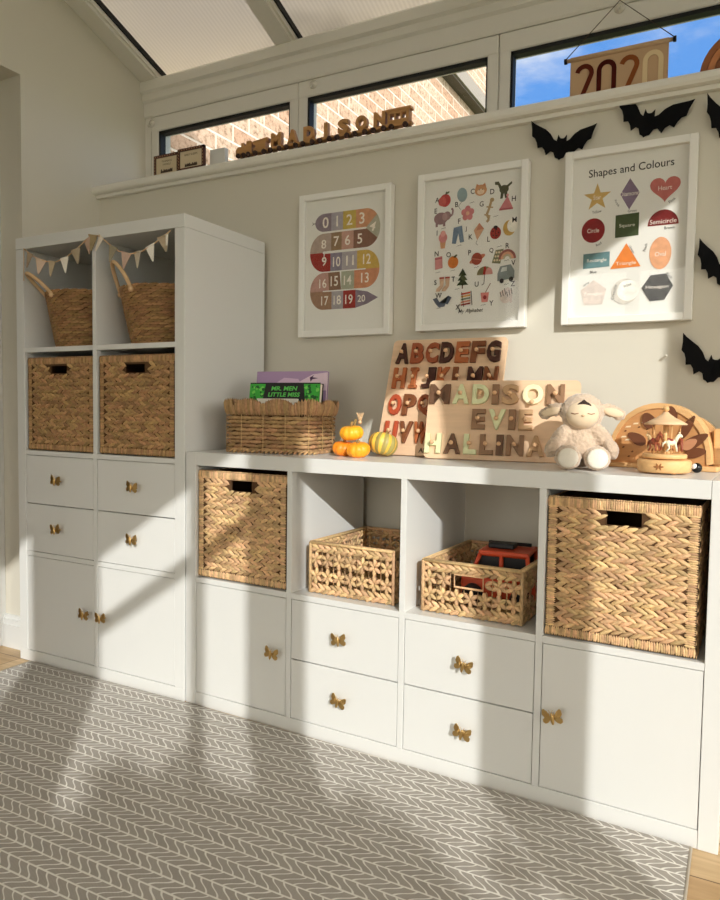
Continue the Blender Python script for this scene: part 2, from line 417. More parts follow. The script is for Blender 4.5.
b.box(XR-.03, XR+.03, -1.626, -1.30, .5, 2.7); b.box(XR-.03, XR+.03, -1.30, .75, .5, .51); b.box(XR-.03, XR+.03, -1.30, .75, 2.18, 2.31); b.box(XR-.03, XR+.03, -1.30, -1.24, .5, 2.18); b.box(XR-.03, XR+.03, .44, .75, .5, 2.18)
struct('wall_right', b, WALL)
def side_window(name, y0, y1, z0, z1, left, right, transom=None, mid=None, x=XR, axis='y', th=.03):
    # left/right: widths of the posts outside y0 / y1
    b = MB()
    def bx(a, c, d, e, t=th):
        if axis == 'y': b.box(x-t, x+t, a, c, d, e)
        else: b.box(a, c, x-t, x+t, d, e)
    if left: bx(y0-left, y0, z0-.05, z1+.02)
    if right: bx(y1, y1+right, z0-.05, z1+.02)
    bx(y0, y1, z0-.06, z0)
    if transom: bx(y0, y1, *transom)
    if mid:
        for a, c in mid: bx(a, c, z0, z1, .012)
    o = struct(name, b, UPVC)
    g = MB()
    if axis == 'y': g.box(x-.003, x+.003, y0, y1, z0, z1)
    else: g.box(y0, y1, x-.003, x+.003, z0, z1)
    g.build('glass_pane', GLASS, o); return o
side_window('window_11', -1.2, .40, .45, 2.18, .04, .04, None, [(-.42, -.38)])  # unseen window added to bring in ambient light from the side
side_window('window_5', -2.234, -1.626, .55, 2.68, .106, 0)
side_window('window_6', -3.064, -2.446, .55, 2.68, .08, .106)
side_window('window_7', -3.964, -3.226, .55, 2.735, .16, .082, (2.475, 2.50), [(-3.485, -3.445)])
side_window('window_8', -4.56, -4.28, .55, 3.0, .24, .156)
# unseen rear wall, its glazing added for ambient light
b = MB(); b.box(XL-.1, XR+.1, YR-.05, YR+.05, 2.3, 2.42)
v = [(x, y, z) for y in (YR-.03, YR+.03) for x, z in ((XL-.1, 2.42), (XR+.1, 2.42), (XR+.1, roofz(YR)+.03), (XL-.1, roofz(YR)+.03))]
b.add(v, [(0, 1, 2, 3), (7, 6, 5, 4), (0, 4, 5, 1), (2, 6, 7, 3), (0, 3, 7, 4), (1, 5, 6, 2)])
b.box(XL-.1, XR+.1, YR-.05, YR+.05, 0, .12); b.box(XL+2.64, XR+.1, YR-.05, YR+.05, .12, 2.3); struct('wall_rear', b, WALL)
for i in range(2):
    a = XL+i*1.32; side_window('window_%d' % (9+i), a+.06, a+1.26, .18, 2.3, .06, .06, None, None, YR, 'x')

# outside ground
b = MB(); b.box(-30, 30, YR-40, YR-.05, -.35, -.25); b.box(XR+.1, 30, YR-.05, 45, -.35, -.25); b.box(-30, XR+.1, .85, 45, -.35, -.25); b.box(-30, -1.6, YR-.05, .85, -.35, -.25)
struct('floor_garden', b, mat('lawn', (.16, .2, .07), .9, .1, srgb=False, var=.3, vscale=3))
# ================================================================== outside
def brick_mat():
    m = mat('buff_brick', (200, 170, 140), .85, .1); nt = m.node_tree; b = nt.nodes['Principled BSDF']
    co = nd(nt, 'ShaderNodeTexCoord'); sp = nd(nt, 'ShaderNodeSeparateXYZ'); nt.links.new(co.outputs['Object'], sp.inputs[0])
    cb = nd(nt, 'ShaderNodeCombineXYZ'); nt.links.new(math_(nt, 'ADD', sp.outputs[0], sp.outputs[1]), cb.inputs[0]); nt.links.new(sp.outputs[2], cb.inputs[1])
    br = nd(nt, 'ShaderNodeTexBrick'); br.inputs['Scale'].default_value = 1; br.inputs['Brick Width'].default_value = .28; br.inputs['Row Height'].default_value = .095
    br.inputs['Mortar Size'].default_value = .007; br.inputs['Mortar Smooth'].default_value = .3; br.inputs['Bias'].default_value = -.1
    br.inputs['Color1'].default_value = (*lin((192, 160, 138)), 1); br.inputs['Color2'].default_value = (*lin((206, 188, 170)), 1); br.inputs['Mortar'].default_value = (*lin((216, 204, 190)), 1)
    nt.links.new(cb.outputs[0], br.inputs[0])
    n = nd(nt, 'ShaderNodeTexNoise', i_Scale=34, i_Detail=6, i_Roughness=.7); nt.links.new(co.outputs['Object'], n.inputs[0])
    g = ramp_(nt, n.outputs[0], [(.36, (.42, .36, .30)), (.5, (.9, .88, .85)), (.7, (1.05, 1.05, 1.05))])
    c = mix_(nt, br.outputs['Fac'], mix_(nt, 1.0, br.outputs[0], g, 'MULTIPLY'), br.outputs[0])
    nt.links.new(c, b.inputs['Base Color'])
    bp = nd(nt, 'ShaderNodeBump', i_Strength=.6, i_Distance=.01, invert=True); nt.links.new(br.outputs['Fac'], bp.inputs['Height']); nt.links.new(bp.outputs[0], b.inputs['Normal']); return m
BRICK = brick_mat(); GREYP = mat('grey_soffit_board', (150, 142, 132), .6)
h = thing('brick_house', 'neighbouring buff brick house with dark grey roof edge beyond the high windows', 'house', (-.30, .82, -.3))
b = MB(); b.box(-3.2, 0, 0, 4.58, 0, 4.25); b.build('wall', BRICK, h)
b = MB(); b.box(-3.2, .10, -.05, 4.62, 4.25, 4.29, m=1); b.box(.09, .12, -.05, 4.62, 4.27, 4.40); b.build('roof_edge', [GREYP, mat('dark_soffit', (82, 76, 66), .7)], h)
b = MB(); b.add([(.09, -.05, 4.40), (.09, 4.6, 4.40), (-3.2, 4.6, 5.3), (-3.2, -.05, 5.3), (.09, -.05, 4.36), (.09, 4.6, 4.36), (-3.2, 4.6, 5.2), (-3.2, -.05, 5.2)],
               [(0, 1, 2, 3), (7, 6, 5, 4), (0, 4, 5, 1), (1, 5, 6, 2), (2, 6, 7, 3), (3, 7, 4, 0)]); b.build('roof', mat('slate_roof', (96, 92, 90), .7), h)
h = thing('brick_tower', 'taller brick building end standing behind the grey roof edge', 'house', (-1.0, 6.7, -.3))
b = MB(); b.box(-2.4, 0, 0, 1.35, 0, 9.5); b.build('wall', BRICK, h)
b = MB(); b.box(-2.5, .1, -.05, 1.40, 9.5, 9.65); b.build('roof', GREYP, h)
h = thing('distant_house', 'hazy grey roof far off at the corner of the right window', 'house', (-2.9, 26, -.3))
b = MB(); b.box(-2, 2, 0, 5, 0, 9.5); b.build('wall', mat('render_grey', (170, 168, 165), .9), h)
b = MB(); b.prism([(-2.3, 9.4), (2.3, 9.4), (0, 11.3)], -.3, 5.3); b.build('roof', mat('hazy_roof', (150, 156, 166), .9), h)
# unseen shrub added outside, shaped to block the low sun
h = thing('added_shrub', 'unseen rounded shrub added outside the side windows to block low sun', 'shrub', (6.4, -7.5, -.3))
bm = bmesh.new(); bmesh.ops.create_icosphere(bm, subdivisions=4, radius=1)
rng = random.Random(3)
from mathutils import noise
b = MB(); vs = []
for v in bm.verts:
    k = 1+.07*noise.noise(v.co*3)+.05*noise.noise(v.co*9); vs.append((v.co.x*.6*k, v.co.y*2.03*k+.14, 2.74+v.co.z*1.20*k))
b.add(vs, [tuple(v.index for v in q.verts) for q in bm.faces], 0, False)
v2 = []
for v in bm.verts:
    k = 1+.07*noise.noise(v.co*3+Vector((5, 0, 0)))+.05*noise.noise(v.co*9)
    v2.append((v.co.x*.6*k, v.co.y*1.45*k-.55, 3.20+v.co.z*1.25*k))
v3 = []
for v in bm.verts:
    k = 1+.07*noise.noise(v.co*3+Vector((9, 0, 0))); v3.append((v.co.x*.6*k, v.co.y*1.9*k-.35, 1.4+v.co.z*1.3*k))
b.add(v3, [tuple(v.index for v in q.verts) for q in bm.faces], 0, False)
b.add(v2, [tuple(v.index for v in q.verts) for q in bm.faces], 0, False); vs += v2
for i in range(2500):
    v = vs[rng.randrange(len(vs))]; c = Vector(v)*1.0+Vector((rng.uniform(-.1, .1), rng.uniform(-.1, .1), rng.uniform(-.1, .12)))
    b.lens(c, (rng.uniform(-1, 1), rng.uniform(-1, 1), rng.uniform(-1, 1)), (rng.uniform(-1, 1), rng.uniform(-1, 1), .3), .14, .07, .01)
b.build('foliage', mat('shrub_leaves', (54, 84, 38), .7, island=.3), h); bm.free()
b = MB(); b.tube([(0, 0, 0), (.05, .02, .7)], .12); b.build('trunk', mat('bark', (90, 70, 50), .9), h)

# ================================================================== rug
def rug_mat():
    m = mat('rug_weave', (160, 150, 140), .9, .1, sheen=.1); nt = m.node_tree; b = nt.nodes['Principled BSDF']
    co = nd(nt, 'ShaderNodeTexCoord'); sp = nd(nt, 'ShaderNodeSeparateXYZ'); nt.links.new(co.outputs['Object'], sp.inputs[0])
    x, y = sp.outputs[0], sp.outputs[1]
    nw = nd(nt, 'ShaderNodeTexNoise', i_Scale=14, i_Detail=2); nt.links.new(co.outputs['Object'], nw.inputs[0])
    H = .0318; P = .0275
    v = math_(nt, 'ADD', math_(nt, 'DIVIDE', y, H), 400)
    row = math_(nt, 'FLOOR', v); fr = math_(nt, 'FRACT', v)
    par = math_(nt, 'PINGPONG', row, 1)                     # 0 / 1 alternating
    tri = math_(nt, 'PINGPONG', v, 1)                       # zigzag
    arc = math_(nt, 'SINE', math_(nt, 'MULTIPLY', fr, math.pi*2))
    sgn = math_(nt, 'SUBTRACT', math_(nt, 'MULTIPLY', par, 2), 1)
    u = math_(nt, 'ADD', x, math_(nt, 'MULTIPLY', tri, .037))
    u = math_(nt, 'ADD', u, math_(nt, 'MULTIPLY', math_(nt, 'MULTIPLY', arc, sgn), .0035))
    # irregular widths, a different run in every row
    u = math_(nt, 'ADD', u, math_(nt, 'MULTIPLY', row, .0093))
    cb = nd(nt, 'ShaderNodeCombineXYZ'); nt.links.new(math_(nt, 'MULTIPLY', u, 24), cb.inputs[0]); nt.links.new(math_(nt, 'MULTIPLY', row, 3.7), cb.inputs[1])
    n1 = nd(nt, 'ShaderNodeTexNoise', i_Scale=1, i_Detail=1); nt.links.new(cb.outputs[0], n1.inputs[0])
    u = math_(nt, 'ADD', u, math_(nt, 'MULTIPLY', n1.outputs[0], .016))
    q = math_(nt, 'FRACT', math_(nt, 'ADD', math_(nt, 'DIVIDE', u, P), 50))
    e1 = math_(nt, 'MULTIPLY', math_(nt, 'MINIMUM', q, math_(nt, 'SUBTRACT', 1, q)), P)       # metres to a leaf edge
    e2 = math_(nt, 'MULTIPLY', math_(nt, 'MINIMUM', fr, math_(nt, 'SUBTRACT', 1, fr)), H)
    wob = math_(nt, 'MULTIPLY', math_(nt, 'SUBTRACT', nw.outputs[0], .5), .0012)
    e = math_(nt, 'ADD', math_(nt, 'SMOOTH_MIN', math_(nt, 'MULTIPLY', e1, .85), e2, .002), wob)
    mr = nd(nt, 'ShaderNodeMapRange', interpolation_type='SMOOTHSTEP'); mr.inputs[1].default_value = .0011; mr.inputs[2].default_value = .0027
    nt.links.new(e, mr.inputs[0])
    # tiny woven dots
    w1 = math_(nt, 'SINE', math_(nt, 'MULTIPLY', x, 2*math.pi/.0034)); w2 = math_(nt, 'SINE', math_(nt, 'MULTIPLY', y, 2*math.pi/.0034))
    w = math_(nt, 'MULTIPLY', w1, w2)
    cell = nd(nt, 'ShaderNodeTexWhiteNoise', noise_dimensions='2D'); c2 = nd(nt, 'ShaderNodeCombineXYZ')
    nt.links.new(math_(nt, 'FLOOR', math_(nt, 'DIVIDE', u, P)), c2.inputs[0]); nt.links.new(row, c2.inputs[1]); nt.links.new(c2.outputs[0], cell.inputs['Vector'])
    leaf = mix_(nt, cell.outputs['Value'], (.315, .285, .250), (.36, .33, .292))
    leaf = mix_(nt, math_(nt, 'MULTIPLY', math_(nt, 'ADD', w, 1), .5), leaf, (.42, .39, .35))
    leaf = mix_(nt, .45, leaf, mix_(nt, cell.outputs['Value'], (.29, .262, .228), (.345, .315, .278)))
    c = mix_(nt, mr.outputs[0], (.74, .715, .66), leaf)
    nt.links.new(c, b.inputs['Base Color'])
    bp = nd(nt, 'ShaderNodeBump', i_Strength=.5, i_Distance=.002); nt.links.new(math_(nt, 'ADD', math_(nt, 'MULTIPLY', w, .3), math_(nt, 'MULTIPLY', mr.outputs[0], -.6)), bp.inputs['Height'])
    nt.links.new(bp.outputs[0], b.inputs['Normal']); return m
b = MB()
rl, rr, rn, rf = .075, 2.185, -2.9, -.012
pts = [(rl, rf), (rl, rn), (rr, rn), (rr, -.052), (.79, -.012)]
vs = [(x, y, .001) for x, y in pts]+[(x, y, .007) for x, y in pts]; n = 5
b.add(vs, [tuple(range(n)), tuple(range(2*n-1, n-1, -1))]+[(i, n+i, n+(i+1) % n, (i+1) % n) for i in range(n)])
b.f = [q[::-1] for q in b.f]
rug = thing('rug', 'large flat grey rug with white herringbone leaf pattern on the floor', 'rug', (0, 0, 0))
b.build('pile', rug_mat(), rug)
b = MB(); b.tube([(rr+.002, -.053, .005), (rr+.002, rn, .005)], .0035, 6); b.build('bound_edge', mat('rug_binding', (205, 196, 182), .9, .1, bump=.6, bscale=600), rug)
b = MB(); b.tube([(rl-.002, rf, .005), (rl-.002, rn, .005)], .0035, 6)
b.build('bound_edge', mat('rug_binding', (205, 196, 182), .9, .1, bump=.6, bscale=600), rug)
#PART2
# ================================================================== shelving units
T_, C_, D_ = .039, .3355, .016
def panel(name, x0, x1, y0, y1, z0, z1, parent, bev=.0012, m=None):
    b = MB(); b.box(x0, x1, y0, y1, z0, z1, bev=bev); return b.build(name, m or WHITE, parent)
def butterfly(x, z, parent, tilt=0, y=-.0):
    b = MB(); Q = Matrix.Translation((x, y, z)) @ Matrix.Rotation(tilt, 4, 'Y') @ Matrix.Diagonal((1.22, 1, 1.12, 1))
    up = [(0, -.001), (.004, .006), (.010, .0125), (.0175, .0155), (.0195, .012), (.018, .004), (.012, -.001), (.015, -.005), (.0135, -.0105), (.0085, -.0125), (.0035, -.0085)]
    for s in (-1, 1):
        b.T = Q @ Matrix.Rotation(s*R(7), 4, 'Z') @ Matrix.Rotation(-s*R(16), 4, 'Y')
        b.prism([(s*p, q) for p, q in up][::1], -.0225, -.0205)
        for t in (.3, .75, 1.2): b.tube([(0, -.023, 0), (s*.015*math.cos(t), -.0235, .013*math.sin(t))], .0006, 5)
    b.T = Q
    b.ell((0, -.0235, 0), (.0034, .0032, .0115)); b.ell((0, -.0245, .010), (.0026, .0026, .0028), nu=8, nv=6)
    b.tube([(0, -.024, .011), (-.004, -.026, .019)], .0005, 5); b.tube([(0, -.024, .011), (.004, -.026, .019)], .0005, 5)
    b.tube([(0, .004, 0), (0, -.021, 0)], .003, 10); b.lathe([(.005, 0), (.005, .0012), (.003, .002)], 12)
    b.T = Matrix.Identity(4)
    return b.build('handle', GOLD, parent)
def front(kind, x0, x1, z0, z1, hx, hz, parent, tilt):
    g = .0016; b = MB(); b.box(x0+g, x1-g, .002, .019, z0+g, z1-g, bev=.001)
    if kind == 'drawer':
        b.box(x0+.012, x1-.012, .019, .32, z0+.012, z0+.024); b.box(x0+.012, x0+.024, .019, .32, z0+.024, z1-.03)
        b.box(x1-.024, x1-.012, .019, .32, z0+.024, z1-.03); b.box(x0+.024, x1-.024, .308, .32, z0+.024, z1-.03)
    o = b.build(kind, WHITE, parent)
    butterfly(hx, hz, o, tilt, 0.002); return o
cx = lambda i: T_+i*(C_+D_)

tall = thing('shelving_unit', 'tall white cube shelving unit with bunting, baskets, drawers and two doors', 'shelving unit', (0, 0, 0))
W, H = .765, 1.468
panel('top_panel', 0, W, 0, .39, H-T_, H, tall); panel('base_panel', 0, W, 0, .39, 0, T_, tall)
panel('side_panel', 0, T_, .0006, .39, T_, H-T_-.0006, tall); panel('side_panel', W-T_, W, .0006, .39, T_, H-T_-.0006, tall)
panel('divider', cx(1)-D_, cx(1), .001, .388, T_, H-T_, tall, .0008)
for i in range(2):
    for j in range(1, 4):
        z = T_+j*C_+(j-1)*D_; panel('shelf', cx(i), cx(i)+C_, .001, .388, z, z+D_, tall, .0008)
for i in range(2):
    zb = T_+C_+D_; zm = zb+C_/2
    front('drawer', cx(i), cx(i)+C_, zb, zm, cx(i)+C_/2+.003, zb+C_*.25+.003, tall, R(-8+i*10)); front('drawer', cx(i), cx(i)+C_, zm, zb+C_, cx(i)+C_/2+.006, zm+C_*.25, tall, R(6))
    front('door', cx(i), cx(i)+C_, T_, T_+C_, (.343, .422)[i], .207, tall, R((8, -4)[i]))

LOW = Vector((.7700, .0017, 0)); LA = -.0319
def lowp(x, y, z=0):
    c, s = math.cos(LA), math.sin(LA); return (LOW.x+x*c-y*s, LOW.y+x*s+y*c, z)
low = thing('shelving_unit', 'long low white cube shelving unit carrying toys and baskets on its top', 'shelving unit', LOW, LA)
LW, LH = 2*T_+4*C_+3*D_, .765
panel('side_panel', 0, T_, 0, .39, 0, LH, low); panel('side_panel', LW-T_, LW, 0, .39, 0, LH, low)
panel('top_panel', T_+.0005, LW-T_-.0005, .0006, .39, LH-T_, LH, low); panel('base_panel', T_+.0005, LW-T_-.0005, .0006, .39, 0, T_, low)
for i in range(1, 4): panel('divider', cx(i)-D_, cx(i), .001, .388, T_, LH-T_, low, .0008)
for i in range(4):
    z = T_+C_; panel('shelf', cx(i), cx(i)+C_, .001, .388, z-.0, z+D_, low, .0008)
front('door', cx(0), cx(0)+C_, T_, T_+C_, .337, .213, low, R(8)); front('door', cx(3), cx(3)+C_, T_, T_+C_, 1.127, .213, low, R(-12))
for i in (1, 2):
    zm = T_+C_/2
    front('drawer', cx(i), cx(i)+C_, T_, zm, cx(i)+C_/2, .124, low, R((14, 12)[i-1])); front('drawer', cx(i), cx(i)+C_, zm, T_+C_, cx(i)+C_/2, .289, low, R((-6, 14)[i-1]))

# ================================================================== woven baskets
rng = random.Random(11)
def braid_face(b, O, U, V, N, w, h, row=.0235, seg=.0215, tilt=23, L=.037, Wd=.0115, Tn=.006, hole=None, margin=(0, 0)):
    """rows of plaited leaves making > > > chevrons; O corner, U along, V up, N outward"""
    O, U, V, N = map(Vector, (O, U, V, N)); nr = max(1, round(h/row)); row = h/nr; ns = max(1, round(w/seg)); seg = w/ns
    for r in range(nr):
        for half in (0, 1):
            for k in range(ns):
                u = (k+.5)*seg+(.3*seg if half else 0)+rng.uniform(-.0012, .0012); v = (r+(.28 if half == 0 else .74))*row+rng.uniform(-.0007, .0007)
                u = min(u, w-seg*.4)
                if hole and hole[0]-.012 < u < hole[1]+.012 and hole[2]-.004 < v < hole[3]+.004: continue
                a = R(tilt+rng.uniform(-7, 7))*(1 if half == 0 else -1)
                d = U*math.cos(a)+V*math.sin(a)
                b.lens(O+U*u+V*v+N*rng.uniform(-.0007, .0015), d+N*rng.uniform(-.08, .12), N, L*rng.uniform(.92, 1.12), Wd*rng.uniform(.9, 1.15)*row/.0235, Tn)
def wrap_band(b, O, U, V, N, w, h, pitch=.0048, Tn=.0025):
    """short cords side by side along U, each running along V"""
    O, U, V, N = map(Vector, (O, U, V, N)); n = max(1, round(w/pitch))
    for k in range(n):
        b.lens(O+U*((k+.5)*w/n)+V*(h/2), V+U*rng.uniform(-.12, .12), N, h*1.06, pitch*1.35, Tn*rng.uniform(.7, 1.2))
def cube_basket(name, label, cat, loc, rz, w, h, d, hole, mt, group=None, row=.0235):
    t = thing(name, label, cat, loc, rz, group)
    z0 = .003; e = .022
    x0, x1, z1 = -w/2, w/2, h
    # inner shell with the handle hole through its front
    b = MB(); th = .006
    hx0, hx1, hz0, hz1 = hole
    for a, c, q, s in ((x0, hx0, z0, z1), (hx1, x1, z0, z1), (hx0, hx1, z0, hz0), (hx0, hx1, hz1, z1)): b.box(a, c, .004, .004+th, q, s)
    b.box(x0, x0+th, .004, d, z0, z1-.004); b.box(x1-th, x1, .004, d, z0, z1-.004); b.box(x0, x1, d-th, d, z0, z1-.004); b.box(x0, x1, .004, d, z0, z0+th)
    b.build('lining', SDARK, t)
    b = MB()
    braid_face(b, (x0+e, .004, z0+e), (1, 0, 0), (0, 0, 1), (0, -1, 0), w-2*e, h-2*e-z0, row=row, hole=(hx0-x0-e, hx1-x0-e, hz0-z0-e, hz1-z0-e))
    b.build('woven_front', mt, t)
    for nm, O, U, V, ww, hh in (('rim', (x0, .003, z1-e), (1, 0, 0), (0, 0, 1), w, e), ('bottom_border', (x0, .003, z0), (1, 0, 0), (0, 0, 1), w, e),
                           ('side_border', (x0, .002, z0+e), (0, 0, 1), (1, 0, 0), h-2*e, e), ('side_border', (x1-e, .002, z0+e), (0, 0, 1), (1, 0, 0), h-2*e, e)):
        b = MB(); wrap_band(b, O, U, V, (0, -1, 0), ww, hh)
        if nm == 'rim':
            wrap_band(b, (x0, .003, z1), (1, 0, 0), (0, 1, 0), (0, 0, 1), w, .011); b.box(x0, x1, .003, .012, z1-e, z1-.001)
            wrap_band(b, (x1, .003, z1-e), (0, 1, 0), (0, 0, 1), (1, 0, 0), d, e)
            wrap_band(b, (x0, .003, z1-e), (0, 1, 0), (0, 0, 1), (-1, 0, 0), d, e)
        b.build(nm, mt, t)
    for sx, N in ((x0, (-1, 0, 0)), (x1, (1, 0, 0))):
        b = MB(); braid_face(b, (sx, .012, z0), (0, 1, 0), (0, 0, 1), N, d-.02, h-e-z0, row=row, Tn=.003)
        b.build('woven_side', mt, t)
    # bound edge of the handle hole
    b = MB(); p = [(hx0, hz0), (hx1, hz0), (hx1, hz1), (hx0, hz1)]
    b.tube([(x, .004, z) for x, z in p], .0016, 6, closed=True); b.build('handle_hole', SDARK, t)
    return t
SZ = T_+C_+D_
zc2 = T_+2*(C_+D_)
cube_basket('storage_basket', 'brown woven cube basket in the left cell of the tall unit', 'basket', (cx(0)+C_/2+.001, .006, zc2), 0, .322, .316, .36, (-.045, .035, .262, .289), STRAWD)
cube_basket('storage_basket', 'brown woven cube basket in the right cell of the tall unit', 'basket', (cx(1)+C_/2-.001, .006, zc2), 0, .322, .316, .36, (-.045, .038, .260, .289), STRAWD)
cube_basket('storage_basket', 'woven straw cube basket at the left end of the low unit', 'basket', lowp(.203, .008, SZ), LA, .325, .320, .36, (-.038, .040, .266, .302-.002), STRAW)
cube_basket('storage_basket', 'sunlit woven straw cube basket at the right end of the low unit', 'basket', lowp(1.253, .008, SZ), LA, .314, .318, .36, (-.030, .044, .264, .301), STRAW)

def star_face(b, O, U, V, N, w, h, hole=None):
    O, U, V, N = map(Vector, (O, U, V, N))
    e = .024; mid = h-2*e; nr = 2; cw = .037; n = max(2, round(w/cw)); cw = w/n; chh = mid/nr
    braid_face(b, O, U, V, N, w, e, row=e, seg=.02, L=.032, tilt=32, Tn=.005)
    wrap_band(b, O, U, V, N, w, .009, .012)
    braid_face(b, O+V*(h-e), U, V, N, w, e-.006, row=e-.006, seg=.02, L=.03, tilt=25, Wd=.015, Tn=.005)
    b.tube([O+V*h+N*.001, O+V*h+U*w+N*.001], .0042, 6)
    for r in range(nr):
        for k in range(n):
            c = O+U*((k+.5)*cw)+V*(e+(r+.5)*chh); u = (k+.5)*cw; v = e+(r+.5)*chh
            for q in range(6):
                a = R(90*0+30+60*q)+rng.uniform(-.12, .12); d = U*math.cos(a)*1.05+V*math.sin(a)*chh/cw*1.0
                p = c+d*cw*.29
                pu = u+math.cos(a)*cw*.29; pv = v+math.sin(a)*chh*.29
                if hole and hole[0]-.006 < pu < hole[1]+.006 and hole[2]-.005 < pv < hole[3]+.005: continue
                b.lens(p+N*rng.uniform(-.001, .002), d, N, cw*.62, .0115, .0055)
            if not (hole and hole[0] < u+cw/2 < hole[1] and hole[2] < v < hole[3]):
                b.tube([O+U*((k+1)*cw)+V*(v-chh/2)-N*.002, O+U*((k+1)*cw)+V*(v+chh/2)-N*.002], .0016, 5)
def open_basket(label, loc, rz, w, h, d, hole=None):
    t = thing('open_basket', label, 'basket', loc, rz)
    z0 = .003
    faces = (('woven_front', (-w/2, 0, z0), (1, 0, 0), (0, -1, 0), w, hole), ('woven_back', (w/2, d, z0), (-1, 0, 0), (0, 1, 0), w, None),
             ('woven_side', (w/2, 0, z0), (0, 1, 0), (1, 0, 0), d, None), ('woven_side', (-w/2, d, z0), (0, -1, 0), (-1, 0, 0), d, None))
    for nm, O, U, N, ww, ho in faces:
        b = MB(); star_face(b, O, U, (0, 0, 1), N, ww, h, ho)
        # the same plait shows on the inside of the wall
        star_face(b, Vector(O)+Vector(U)*ww-Vector(N)*.004, [-q for q in U], (0, 0, 1), [-q for q in N], ww, h, (ww-ho[1], ww-ho[0], ho[2], ho[3]) if ho else None)
        b.tube([Vector(O)+Vector(N)*.001, Vector(O)+Vector((0, 0, h))+Vector(N)*.001], .0048, 6)
        if ho:
            p = [(ho[0], ho[2]), (ho[1], ho[2]), (ho[1], ho[3]), (ho[0], ho[3])]
            b.tube([Vector(O)+Vector(U)*x+Vector((0, 0, z)) for x, z in p], .003, 6, closed=True)
        b.build(nm, STRAW, t)
    b = MB(); b.box(-w/2+.003, w/2-.003, .003, d-.003, z0-.001, z0+.006); b.build('base', STRAWD, t)
    return t
open_basket('shallow open straw basket that is empty, left of the basket with the toy truck', lowp(.560, .036, SZ), LA, .258, .138, .30, None)
B3 = lowp(.902, .040, SZ)
open_basket('shallow open straw basket with a handle hole holding a toy truck', B3, LA, .256, .128, .31, (.085, .160, .070, .102))

# toy truck inside the basket
t = thing('toy_truck', 'red and orange plastic toy truck lying in the open basket', 'toy truck', lowp(.935, .175, SZ+.012), LA+R(6))
t.scale = (1.12, 1.12, 1.22)
ORG = mat('orange_plastic', (214, 78, 40), .35, .5); BLKP = mat('black_plastic', (24, 24, 28), .45)
b = MB(); b.box(-.085, .085, -.05, .05, .018, .062, bev=.006); b.build('body', ORG, t)
b = MB()
for yy in (-.047, .047):
    pts = [(-.062, .060), (-.040, .112), (.066, .112), (.072, .060)]
    for a, c in zip(pts, pts[1:]): b.tube([(a[0], yy, a[1]), (c[0], yy, c[1])], .005, 6)
    b.tube([(.008, yy, .06), (.008, yy, .112)], .005, 6)
b.box(-.044, .070, -.052, .052, .110, .119, bev=.003); b.build('cab_frame', ORG, t)
b = MB(); b.box(-.052, .064, -.04, .04, .062, .107); b.build('window', BLKP, t)
b = MB(); b.box(-.03, .03, -.02, .02, .119, .130, bev=.003); b.tube([(-.04, .03, .124), (.06, .03, .124)], .004, 6); b.build('roof_rack', BLKP, t)
for x in (-.055, .055):
    for y in (-.054, .054):
        b = MB(); b.T = Matrix.Translation((x, y, .024)) @ Matrix.Rotation(R(90), 4, 'X'); b.lathe([(.008, -.011), (.022, -.011), (.024, -.007), (.024, .007), (.022, .011), (.008, .011)], 18); b.T = Matrix.Identity(4)
        b.build('wheel', BLKP, t)

# round carrying baskets at the top of the tall unit
def carry_basket(label, loc, R1, R0, h, hang, lean, haz=R(0)):
    t = thing('carrying_basket', label, 'basket', loc)
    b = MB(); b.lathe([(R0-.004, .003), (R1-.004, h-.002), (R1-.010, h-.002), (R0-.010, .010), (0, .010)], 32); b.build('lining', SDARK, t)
    b = MB(); rows = 22
    for r in range(rows):
        z = .004+(r+.5)*(h-.004)/rows; rad = R0+(R1-R0)*(z/h)**.9; n = 30
        for k in range(n):
            a = 2*math.pi*(k+.5*(r % 2))/n+rng.uniform(-.03, .03); N = Vector((math.cos(a), math.sin(a), -.15)); d = Vector((-math.sin(a), math.cos(a), .14))
            b.lens(Vector((rad*math.cos(a), rad*math.sin(a), z))-N*.002, d, N, rad*2*math.pi/n*1.35, h/rows*1.25, .005)
    b.build('woven_wall', SEAG, t)
    for side in (0, 1):
        b = MB(); a0 = hang+side*math.pi; pts = []
        for k in range(15):
            q = k/14; a = a0+(q-.5)*.92; rad = R1+.002; arch = math.sin(math.pi*q)**.75
            out = math.sin(lean[side])*arch*.088; up = math.cos(lean[side])*arch*.088
            pts.append(((rad+out)*math.cos(a), (rad+out)*math.sin(a), h-.012+up))
        b.tube(pts, .0062, 8)
        for e in (0, -1):
            p = Vector(pts[e]); b.ell(p+Vector((0, 0, -.004)), (.009, .009, .009), nu=8, nv=6)
        b.build('handle', JUTE, t)
    return t
ZT = T_+3*(C_+D_)
carry_basket('round tapered seagrass basket in the top left cell with its handle flopped sideways', (.199, .160, ZT), .157, .122, .190, R(236), (R(38), R(40)))
carry_basket('round tapered seagrass basket in the top right cell with its handle standing upright', (.553, .163, ZT), .158, .118, .185, R(240), (R(14), R(50)))

